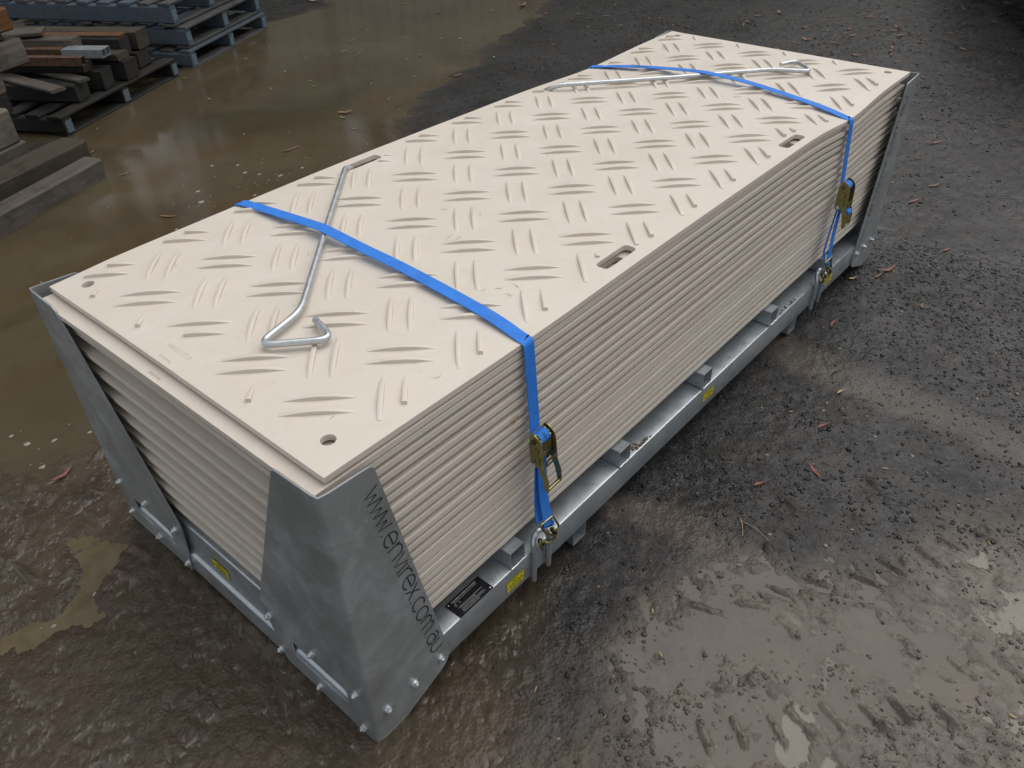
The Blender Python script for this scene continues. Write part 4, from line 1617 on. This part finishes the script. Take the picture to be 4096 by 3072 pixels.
def ground_timber(label, p, q, z, w, h, mat, name='timber_post', ch=0.008, side=1):
    """front edge from p to q on plan, width w away from the camera"""
    p, q = Vector((*p, 0)), Vector((*q, 0))
    d = (q - p).normalized()
    nn = Vector((-d.y, d.x, 0))
    ln = (q - p).length
    o = plank(name, (ln, w, h), mat, None, ch)
    o.location = (p + q) / 2 + nn * w / 2 + Vector((0, 0, z + h / 2))
    o.rotation_euler = (0, 0, math.atan2(d.y, d.x))
    return tag(o, label, 'timber', 'sleepers piled at the left edge')


ground_timber('grey weathered timber post with a round knot, nearest the puddle', (-0.40, 3.15), (1.27, 3.85), -0.03, 0.13, 0.125, M['wood_grey'])
ground_timber('brown timber sleeper lying behind the grey post', (-0.35, 3.40), (1.30, 4.09), -0.03, 0.20, 0.175, M['wood_brown'])
ground_timber('old grey sleeper at the bottom of the low pile', (-0.60, 3.66), (1.06, 4.36), -0.03, 0.22, 0.18, M['wood_grey'])
ground_timber('pale square-ended sleeper on top of the low pile', (-0.65, 3.64), (1.04, 4.36), 0.152, 0.20, 0.20, M['wood_pale'])
ground_timber('thin plank lying on the pale low sleeper', (-0.6, 3.70), (1.00, 4.38), 0.354, 0.18, 0.03, M['wood_grey'], 'timber_board')
ground_timber('hidden dark sleeper at the foot of the tall pile', (-0.6, 3.98), (1.16, 4.74), -0.03, 0.22, 0.24, M['wood_dark'])
ground_timber('dark sleeper low down in the tall pile', (-0.6, 3.98), (1.20, 4.75), 0.212, 0.22, 0.11, M['wood_dark'])
ground_timber('pale sleeper in the middle of the tall pile', (-0.70, 3.93), (1.20, 4.74), 0.324, 0.20, 0.125, M['wood_pale'])
ground_timber('long reddish grey sleeper sticking out of the tall pile', (-0.70, 3.93), (1.40, 4.80), 0.451, 0.20, 0.15, M['wood_grey'])
ground_timber('dark board above the reddish sleeper in the tall pile', (-0.7, 3.95), (1.32, 4.79), 0.603, 0.18, 0.04, M['wood_dark'], 'timber_board')
ground_timber('orange timber on top of the tall pile', (-0.7, 3.95), (1.40, 4.83), 0.645, 0.18, 0.13, M['wood_orange'])
ground_timber('small dark block behind the grey post', (0.70, 4.16), (1.25, 4.40), -0.03, 0.14, 0.10, M['wood_dark'], 'timber_block')


# ------------------------------------------------------------------ loose stones, leaves, litter, foam
def h_at(x, y):
    x, y = np.atleast_1d(np.asarray(x, float)), np.atleast_1d(np.asarray(y, float))
    return ground_fields(x, y)


def ico():
    t = (1 + 5 ** 0.5) / 2
    v = np.array([(-1, t, 0), (1, t, 0), (-1, -t, 0), (1, -t, 0), (0, -1, t), (0, 1, t), (0, -1, -t), (0, 1, -t), (t, 0, -1), (t, 0, 1), (-t, 0, -1), (-t, 0, 1)], float)
    v /= np.linalg.norm(v[0])
    f = np.array([(0, 11, 5), (0, 5, 1), (0, 1, 7), (0, 7, 10), (0, 10, 11), (1, 5, 9), (5, 11, 4), (11, 10, 2), (10, 7, 6), (7, 1, 8), (3, 9, 4), (3, 4, 2), (3, 2, 6), (3, 6, 8), (3, 8, 9), (4, 9, 5), (2, 4, 11), (6, 2, 10), (8, 6, 7), (9, 8, 1)])
    return v, f


def np_mesh(name, co, faces):
    me = bpy.data.meshes.new(name)
    k = faces.shape[1]
    me.vertices.add(len(co))
    me.vertices.foreach_set('co', co.astype(np.float32).ravel())
    me.loops.add(faces.size)
    me.loops.foreach_set('vertex_index', faces.astype(np.int32).ravel())
    me.polygons.add(len(faces))
    me.polygons.foreach_set('loop_start', (np.arange(len(faces)) * k).astype(np.int32))
    me.polygons.foreach_set('loop_total', np.full(len(faces), k, np.int32))
    me.update(calc_edges=True)
    return me


def scatter(n, box, size, keep):
    x = rng.uniform(box[0], box[1], n)
    y = rng.uniform(box[2], box[3], n)
    h, mud, b, q, p, tr = h_at(x, y)
    ok = keep(x, y, mud, b, q, p, tr)
    x, y, h = x[ok], y[ok], h[ok]
    s = size[0] + (size[1] - size[0]) * rng.random(len(x)) ** 2.6
    return x, y, h, s


def build_gravel():
    lists = []
    gk = lambda x, y, mud, b, q, p, tr: (rng.random(len(x)) > (0.35 + 0.65 * mud) * 0.97) & (b < 0.3) & (rng.random(len(x)) < 0.25 + 0.9 * sstep(-0.5, 0.7, fbm(131, x, y, 0.30, 3)))
    lists.append(scatter(40000, (0.2, 3.3, -1.3, 0.35), (0.0015, 0.0085), gk))
    lists.append(scatter(20000, (2.6, 6.5, -0.9, 3.4), (0.003, 0.0105), gk))
    lists.append(scatter(8000, (5.0, 9.2, 0.0, 5.6), (0.005, 0.015), gk))
    mk = lambda x, y, mud, b, q, p, tr: (rng.random(len(x)) < 0.5) & (b < 0.4) & (p < 0.4)
    lists.append(scatter(2600, (-0.7, 1.7, -1.35, 1.6), (0.002, 0.0065), mk))
    lk = lambda x, y, mud, b, q, p, tr: (q > 0.3) & (rng.random(len(x)) < 0.05 + sstep(0.1, 0.6, fbm(141, x, y, 0.16, 4)))
    lists.append(scatter(9000, (0.2, 1.8, -1.4, -0.3), (0.0018, 0.0080), lk))
    X = np.concatenate([l[0] for l in lists])
    Y = np.concatenate([l[1] for l in lists])
    H = np.concatenate([l[2] for l in lists])
    S = np.concatenate([l[3] for l in lists])
    # nothing under the feet of the stillage
    ok = ~((X > -0.02) & (X < 3.0) & (Y > 0.03) & (Y < 1.1))
    X, Y, H, S = X[ok], Y[ok], H[ok], S[ok]
    n = len(X)
    v, f = ico()
    nv = len(v)
    sc = rng.uniform(0.55, 1.35, (n, 1, 3))
    sc[:, :, 2] *= 0.50
    P = v[None] * (1 + rng.uniform(-0.28, 0.28, (n, nv, 1))) * sc * S[:, None, None]
    a = rng.uniform(0, 6.283, n)
    ca, sa = np.cos(a)[:, None], np.sin(a)[:, None]
    px = P[:, :, 0] * ca - P[:, :, 1] * sa
    py = P[:, :, 0] * sa + P[:, :, 1] * ca
    co = np.stack([px + X[:, None], py + Y[:, None], P[:, :, 2] + (H + S * 0.02)[:, None]], -1).reshape(-1, 3)
    fc = (f[None] + (np.arange(n) * nv)[:, None, None]).reshape(-1, 3)
    me = np_mesh('gravel', co, fc)
    shadev = np.repeat(rng.random(n), nv)
    at = me.attributes.new('tone', 'FLOAT', 'POINT')
    at.data.foreach_set('value', shadev.astype(np.float32))
    _, mud, _, qq, _, _ = h_at(X, Y)
    at = me.attributes.new('patch', 'FLOAT', 'POINT')
    at.data.foreach_set('value', np.repeat(qq, nv).astype(np.float32))
    at = me.attributes.new('mud', 'FLOAT', 'POINT')
    at.data.foreach_set('value', np.repeat(mud, nv).astype(np.float32))
    t = NT('wet_stone')
    c = t.ramp(t.attr('tone'), [(0.0, (0.007, 0.007, 0.0078)), (0.5, (0.0180, 0.0184, 0.0193)), (0.86, (0.044, 0.0435, 0.0445)), (0.97, (0.065, 0.055, 0.046)), (0.997, (0.26, 0.21, 0.15))])
    c = t.mix(c, (0.064, 0.051, 0.039), t.math('MULTIPLY', t.attr('mud'), 0.8))
    c = t.mix(c, (0.088, 0.074, 0.060), t.math('MULTIPLY', t.attr('patch'), 0.85))
    nb = t.bump(t.noise(300, 3, 0.6, 'World'), 0.3, 0.001)
    t.set(color=c, rough=t.ramp(t.noise(60, 3, 0.6, 'World'), [(0.3, 0.25), (0.7, 0.6)]), normal=nb, spec=0.3)
    o = link('gravel', me, None, t.m)
    tag(o, 'loose dark wet gravel and mud crumbs strewn over the yard', 'gravel', kind='stuff')


build_gravel()


def leaf_geo(mb, c, ln, wd, ang, curl, bend, tilt=0.0):
    n = 8
    ca, sa = math.cos(ang), math.sin(ang)
    L_, Rr = [], []
    for k in range(n + 1):
        t = k / n
        w = wd / 2 * math.sin(math.pi * t ** 0.8) + 0.0003
        x = (t - 0.5) * ln
        y = bend * ln * (t - 0.5) ** 2 * 4
        z = 0.002 + curl * abs(t - 0.5) * 2 * ln * 0.15
        for s, lst, dz in ((1, L_, 0.25), (-1, Rr, 0.25)):
            yy = y + s * w
            lst.append((c[0] + x * ca - yy * sa, c[1] + x * sa + yy * ca, c[2] + z + w * dz + s * tilt * w))
    mid = []
    for k in range(n + 1):
        t = k / n
        x, y = (t - 0.5) * ln, bend * ln * (t - 0.5) ** 2 * 4
        mid.append((c[0] + x * ca - y * sa, c[1] + x * sa + y * ca, c[2] + 0.0015 + curl * abs(t - 0.5) * 2 * ln * 0.15))
    vs = L_ + mid + Rr
    m_ = n + 1
    fs = []
    for k in range(n):
        fs += [(k, k + 1, m_ + k + 1, m_ + k), (m_ + k, m_ + k + 1, 2 * m_ + k + 1, 2 * m_ + k)]
    mb.add(vs, fs)


def base_z(x, y):
    h, mud, b, q, p, tr = h_at([x], [y])
    z = float(h[0])
    if b[0] > 0.5:
        z = max(z, WL_BASIN + 0.0005)
    if q[0] > 0.5:
        z = max(z, WL_PATCH + 0.0005)
    return z


LEAVES = [
    ((2.93, -0.14), 0.115, 0.017, -0.52, 'leaf_red', 'long reddish brown gum leaf on the gravel beyond the far corner plate'),
    ((2.86, -0.125), 0.07, 0.010, -0.15, 'leaf_brown', 'thin brown leaf under the long reddish one by the far corner'),
    ((2.77, -0.045), 0.05, 0.012, -0.5, 'leaf_tan', 'small tan leaf close to the far end of the beam'),
    ((2.36, -0.125), 0.075, 0.010, 0.05, 'leaf_red', 'red leaf on the gravel below the far lashing ring'),
    ((1.50, -0.43), 0.075, 0.013, 0.95, 'leaf_red', 'red leaf lying alone on the gravel right of the beam'),
    ((1.73, -0.36), 0.05, 0.010, -0.45, 'leaf_red', 'small red leaf beyond the lone red one on the gravel'),
    ((1.33, -0.32), 0.04, 0.012, -0.5, 'leaf_red', 'short dull red chip nearest the muddy wheel track'),
    ((1.95, -0.33), 0.045, 0.008, -0.3, 'leaf_tan', 'small tan leaf on the gravel by the second sticker'),
    ((2.72, -0.36), 0.055, 0.010, 0.2, 'leaf_brown', 'short brown leaf at the right edge of the gravel'),
    ((3.30, -0.28), 0.06, 0.011, -0.35, 'leaf_red', 'small red leaf far right on the dark gravel'),
    ((3.72, 0.02), 0.09, 0.014, -0.30, 'leaf_red', 'red leaf right of the far corner plate top'),
    ((3.98, 0.00), 0.085, 0.013, -0.55, 'leaf_brown', 'brown leaf right of the red one beyond the corner plate'),
    ((4.60, 0.20), 0.14, 0.014, -0.70, 'leaf_red', 'long dark red leaf high on the right side gravel'),
    ((1.35, 3.79), 0.09, 0.010, 0.15, 'leaf_red', 'red leaf floating in front of the grey timber post'),
    ((1.40, 4.30), 0.07, 0.010, 0.6, 'leaf_brown', 'curled brown leaf floating left of the pallet bearer'),
    ((1.20, 3.05), 0.10, 0.016, -0.95, 'leaf_brown', 'curved orange brown leaf floating near the mat stack'),
    ((0.62, 2.75), 0.10, 0.012, 0.85, 'leaf_brown', 'slim brown leaf floating at the left of the stack'),
    ((-0.09, 1.50), 0.085, 0.016, 0.28, 'leaf_red', 'pinkish red leaf in the mud by the left corner plate'),
    ((2.85, 3.55), 0.12, 0.035, -0.5, 'leaf_brown', 'broad tan leaf fragment floating in the puddle middle'),
    ((2.68, 3.25), 0.07, 0.010, -1.3, 'leaf_brown', 'narrow brown leaf below the broad floating fragment'),
    ((2.20, 3.30), 0.13, 0.012, 0.0, 'leaf_red', 'long red stalk like leaf floating in the puddle'),
    ((5.95, 4.55), 0.16, 0.05, 0.2, 'leaf_brown', 'pale brown flake at the top edge of the puddle'),
    ((4.85, 6.45), 0.22, 0.05, -0.85, 'leaf_tan', 'broad pinkish flat chip in the far water'),
]
for (x, y), ln, wd, an, mk, lab in LEAVES:
    mb = MB()
    leaf_geo(mb, (x, y, base_z(x, y) + 0.001), ln, wd, an, random.uniform(0.2, 0.9), random.uniform(-0.12, 0.12))
    o = mb.build('fallen_leaf', M[mk])
    tag(o, lab, 'leaf', 'fallen leaves on the wet ground')


def litter(name, n, box, mat, size, label, keep, seed, cluster=None):
    rr = np.random.default_rng(seed)
    mb = MB()
    c = 0
    while c < n:
        if cluster and rr.random() < cluster[3]:
            x, y = rr.normal(cluster[0], cluster[2] * 1.6), rr.normal(cluster[1], cluster[2])
        else:
            x, y = rr.uniform(box[0], box[1]), rr.uniform(box[2], box[3])
        if (-0.03 < x < 3.0 and -0.05 < y < 1.13):
            c += 1
            continue
        c += 1
        l = rr.uniform(*size)
        leaf_geo(mb, (x, y, base_z(x, y) + 0.001), l, l * rr.uniform(0.10, 0.3), rr.uniform(0, 6.28), rr.uniform(0, 1), rr.uniform(-0.1, 0.1))
    o = mb.build(name, mat)
    tag(o, label, 'leaf litter', kind='stuff')


litter('leaf_litter', 80, (4.8, 8.6, 0.4, 4.8), M['leaf_red'], (0.03, 0.12), 'scattered small red gum leaves on the far gravel', None, 1, (6.7, 1.5, 0.45, 0.65))
litter('leaf_litter', 90, (3.0, 8.6, -0.2, 5.2), M['leaf_brown'], (0.02, 0.09), 'scattered small brown leaf bits on the far gravel', None, 2, (6.8, 1.3, 0.4, 0.4))
litter('leaf_litter', 110, (0.3, 5.0, -1.2, 2.5), M['leaf_tan'], (0.006, 0.024), 'tiny pale straw and bark bits over the yard', None, 3)
litter('leaf_litter', 60, (2.6, 6.2, 3.2, 7.0), M['leaf_green'], (0.02, 0.075), 'small green leaf bits floating in the far puddle', None, 4, (3.9, 4.6, 0.5, 0.5))


def foam():
    rr = np.random.default_rng(12)
    mb = MB()

    def blob(x, y, r, z):
        m_ = 9
        e = rr.uniform(0.5, 0.9)
        a0 = rr.uniform(0, 3)
        ring = [(x + r * math.cos(6.283 * k / m_ + a0) * rr.uniform(0.75, 1.2), y + e * r * math.sin(6.283 * k / m_ + a0) * rr.uniform(0.75, 1.2), z + 0.0004) for k in range(m_)]
        inr = [(x + (p[0] - x) * 0.6, y + (p[1] - y) * 0.6, z + r * 0.22) for p in ring]
        mb.add(ring + inr, [(k, (k + 1) % m_, m_ + (k + 1) % m_, m_ + k) for k in range(m_)] + [tuple(range(m_, 2 * m_))])
    for k in range(70):
        blob(rr.normal(1.75, 0.32), rr.normal(2.95, 0.22), 0.004 + 0.016 * rr.random() ** 3, WL_BASIN)
    for k in range(45):
        blob(rr.uniform(0.4, 4.2), rr.uniform(2.4, 4.9), 0.003 + 0.006 * rr.random() ** 2, WL_BASIN)
    for k in range(14):
        blob(rr.normal(-0.08, 0.10), rr.normal(1.66, 0.10), 0.003 + 0.010 * rr.random() ** 3, WL_BASIN)
    for k in range(16):
        blob(rr.uniform(-0.5, -0.2), rr.uniform(0.82, 1.1), 0.002 + 0.008 * rr.random() ** 3, WL_POOL)
    o = mb.build('foam_flecks', M['foam'])
    tag(o, 'pale foam bubbles and flecks floating on the puddles', 'foam', kind='stuff')


foam()

# thin straw stems on the gravel
mb = MB()
z0 = base_z(1.13, -0.36)
mb.tube([(1.16, -0.345, z0 + 0.006), (1.135, -0.365, z0 + 0.010), (1.10, -0.385, z0 + 0.006)], 0.0011, 6)
mb.tube([(1.15, -0.35, z0 + 0.008), (1.15, -0.40, z0 + 0.009), (1.135, -0.45, z0 + 0.006)], 0.0008, 6)
tag(mb.build('straw_stem', M['leaf_tan']), 'forked pale straw stem on the muddy wheel track', 'straw')

# ------------------------------------------------------------------ tyre in the far corner and the sheet fence seen in the puddle
veh = empty('parked_vehicle', (7.85, 0.72, 0), R(29), 'low dark vehicle parked at the upper right corner of the yard', 'vehicle')
prof = []
for k in range(28):
    a = 2 * math.pi * k / 28
    cx_, sx_ = math.cos(a), math.sin(a)
    prof.append((0.11 * (abs(cx_) ** 0.6) * (1 if cx_ > 0 else -1), 0.27 + 0.08 * (abs(sx_) ** 0.7) * (1 if sx_ > 0 else -1)))
nseg = 48
vs, fs = [], []
for i in range(nseg):
    t = 2 * math.pi * i / nseg
    for (w, r) in prof:
        vs.append((r * math.sin(t), w, 0.345 - r * math.cos(t)))
for i in range(nseg):
    for k in range(28):
        a, b = i * 28 + k, i * 28 + (k + 1) % 28
        c, d = ((i + 1) % nseg) * 28 + (k + 1) % 28, ((i + 1) % nseg) * 28 + k
        fs.append((a, b, c, d))
tyre_me = MB().add(vs, fs).mesh('tyre')
shade(tyre_me)
tyre_me.materials.append(M['rubber'])
rim_me = MB().tube([(0, -0.09, 0.345), (0, -0.08, 0.345), (0, 0.08, 0.345), (0, 0.09, 0.345)], [0.18, 0.20, 0.20, 0.18], 28).mesh('rim')
rim_me.materials.append(M['rubber'])
for tx in (-1.45, 1.45):
    for ty in (-0.16, -1.62):
        w_ = empty('wheel')
        w_.parent = veh
        w_.location = (tx, ty, 0)
        link('tyre', tyre_me, w_)
        link('rim', rim_me, w_)
VB = [(-2.3, 0.30), (-2.25, 0.75), (-1.3, 0.98), (-0.8, 1.45), (1.6, 1.50), (2.2, 1.0), (2.3, 0.32)]
MB().prism(rounded(VB, [0.04, 0.1, 0.1, 0.15, 0.2, 0.1, 0.04], 4), -1.78, 0.0, lambda u, v, w: (u, w, v)).build('body', M['rubber'], veh)

FD = Vector((0.745, 0.667, 0))
FS = Vector((0.667, -0.745, 0))
fc = Vector((-0.538, -0.943, 0)) + FD * 12.9
fence = empty('sheet_fence', (fc.x, fc.y, 0), math.atan2(FS.y, FS.x) + R(3), 'tall ribbed metal sheet fence mirrored in the puddle', 'fence')
per = 0.20
for k in range(-12, 9):
    x0 = k * 1.0
    prof = []
    for j in range(5):
        a = x0 + j * per
        prof += [(a, 0.0), (a + 0.13, 0.0), (a + 0.145, -0.03), (a + 0.185, -0.03)]
    prof.append((x0 + 0.9999, 0.0))
    vs = [(a, b, 0.03) for a, b in prof] + [(a, b, 2.45) for a, b in prof]
    n = len(prof)
    mb = MB()
    mb.add(vs, [(i, i + 1, n + i + 1, n + i) for i in range(n - 1)])
    mb.build('fence_sheet', M['fence'], fence, False)
for k in range(-12, 10, 3):
    MB().box((k * 1.0 + 0.5, -0.08, 1.25), (0.09, 0.09, 2.5), None, 0.005).build('fence_post', M['fence_post'], fence)
for z in (0.4, 2.47):
    MB().box((-1.5, -0.075 if z < 1 else -0.02, z), (21, 0.05, 0.09), None, 0.004).build('fence_rail', M['fence_post'], fence)

# ------------------------------------------------------------------ gum trees beyond the fence, seen only as mirror images in the water
def gum_tree(x, y, h, label, seed):
    rr = random.Random(seed)
    root = empty('gum_tree', (x, y, 0), rr.uniform(0, 6.28), label, 'tree', 'gum trees beyond the fence')
    mb = MB()
    mb.tube([(0, 0, -0.1), (0.1, 0.05, h * 0.25), (0.0, 0.15, h * 0.5), (0.1, 0.1, h * 0.85)], [0.24, 0.19, 0.13, 0.04], 10)
    tips = []
    for k in range(9):
        a, z = rr.uniform(0, 6.28), h * rr.uniform(0.22, 0.7)
        l = h * rr.uniform(0.18, 0.32)
        tip = (math.cos(a) * l, math.sin(a) * l, z + l * rr.uniform(0.4, 0.9))
        mb.tube([(0.05, 0.08, z), (tip[0] * 0.5, tip[1] * 0.5, z + (tip[2] - z) * 0.6), tip], [0.08, 0.05, 0.015], 7)
        tips.append(tip)
    tips += [(0.1, 0.1, h * 0.9), (0.3, -0.2, h * 0.75)]
    mb.build('trunk', M['wood_grey'], root)
    n = 2600
    T = np.array(tips)[np.random.default_rng(seed).integers(0, len(tips), n)]
    r2 = np.random.default_rng(seed + 1)
    c = T + r2.normal(0, 1, (n, 3)) * np.array([0.62, 0.62, 0.50]) * h / 9
    d = r2.normal(0, 1, (n, 3))
    d[:, 2] -= 0.8
    d /= np.linalg.norm(d, axis=1)[:, None]
    e = np.cross(d, r2.normal(0, 1, (n, 3)))
    e /= np.linalg.norm(e, axis=1)[:, None]
    L_, W_ = r2.uniform(0.16, 0.34, (n, 1)), r2.uniform(0.05, 0.11, (n, 1))
    co = np.stack([c - d * L_, c + e * W_, c + d * L_, c - e * W_], 1).reshape(-1, 3)
    me = np_mesh('crown', co, np.arange(4 * n).reshape(-1, 4))
    link('crown', me, root, M['foliage'])


M['foliage'] = plain('gum_foliage', (0.050, 0.066, 0.030), 0.55, 0, 0.4, 0.8, kind='World')
for k, (x, y, h) in enumerate([(-0.6, 11.6, 9.0), (2.0, 12.6, 10.5), (4.4, 11.9, 9.5), (6.6, 11.4, 10.5), (8.9, 10.6, 9.0), (10.8, 9.0, 10.0), (12.8, 7.2, 9.0)]):
    gum_tree(x, y, h, 'tall gum tree beyond the fence, %s from the left in the mirror image' % ['first', 'second', 'third', 'fourth', 'fifth', 'sixth', 'seventh'][k], 40 + k)

# a bit of orange leaf caught on the long side of the stack, left of the near strap
mb = MB()
leaf_geo(mb, (0, 0, 0), 0.030, 0.008, 0.0, 0.1, 0.05)
o = mb.build('fallen_leaf', M['leaf_orange'])
o.matrix_world = Matrix.Translation((0.515, -0.004, 0.640)) @ Euler((R(90), R(-40), 0)).to_matrix().to_4x4()
tag(o, 'small orange leaf bit caught on the side of the stack by the near strap', 'leaf', 'fallen leaves on the wet ground')
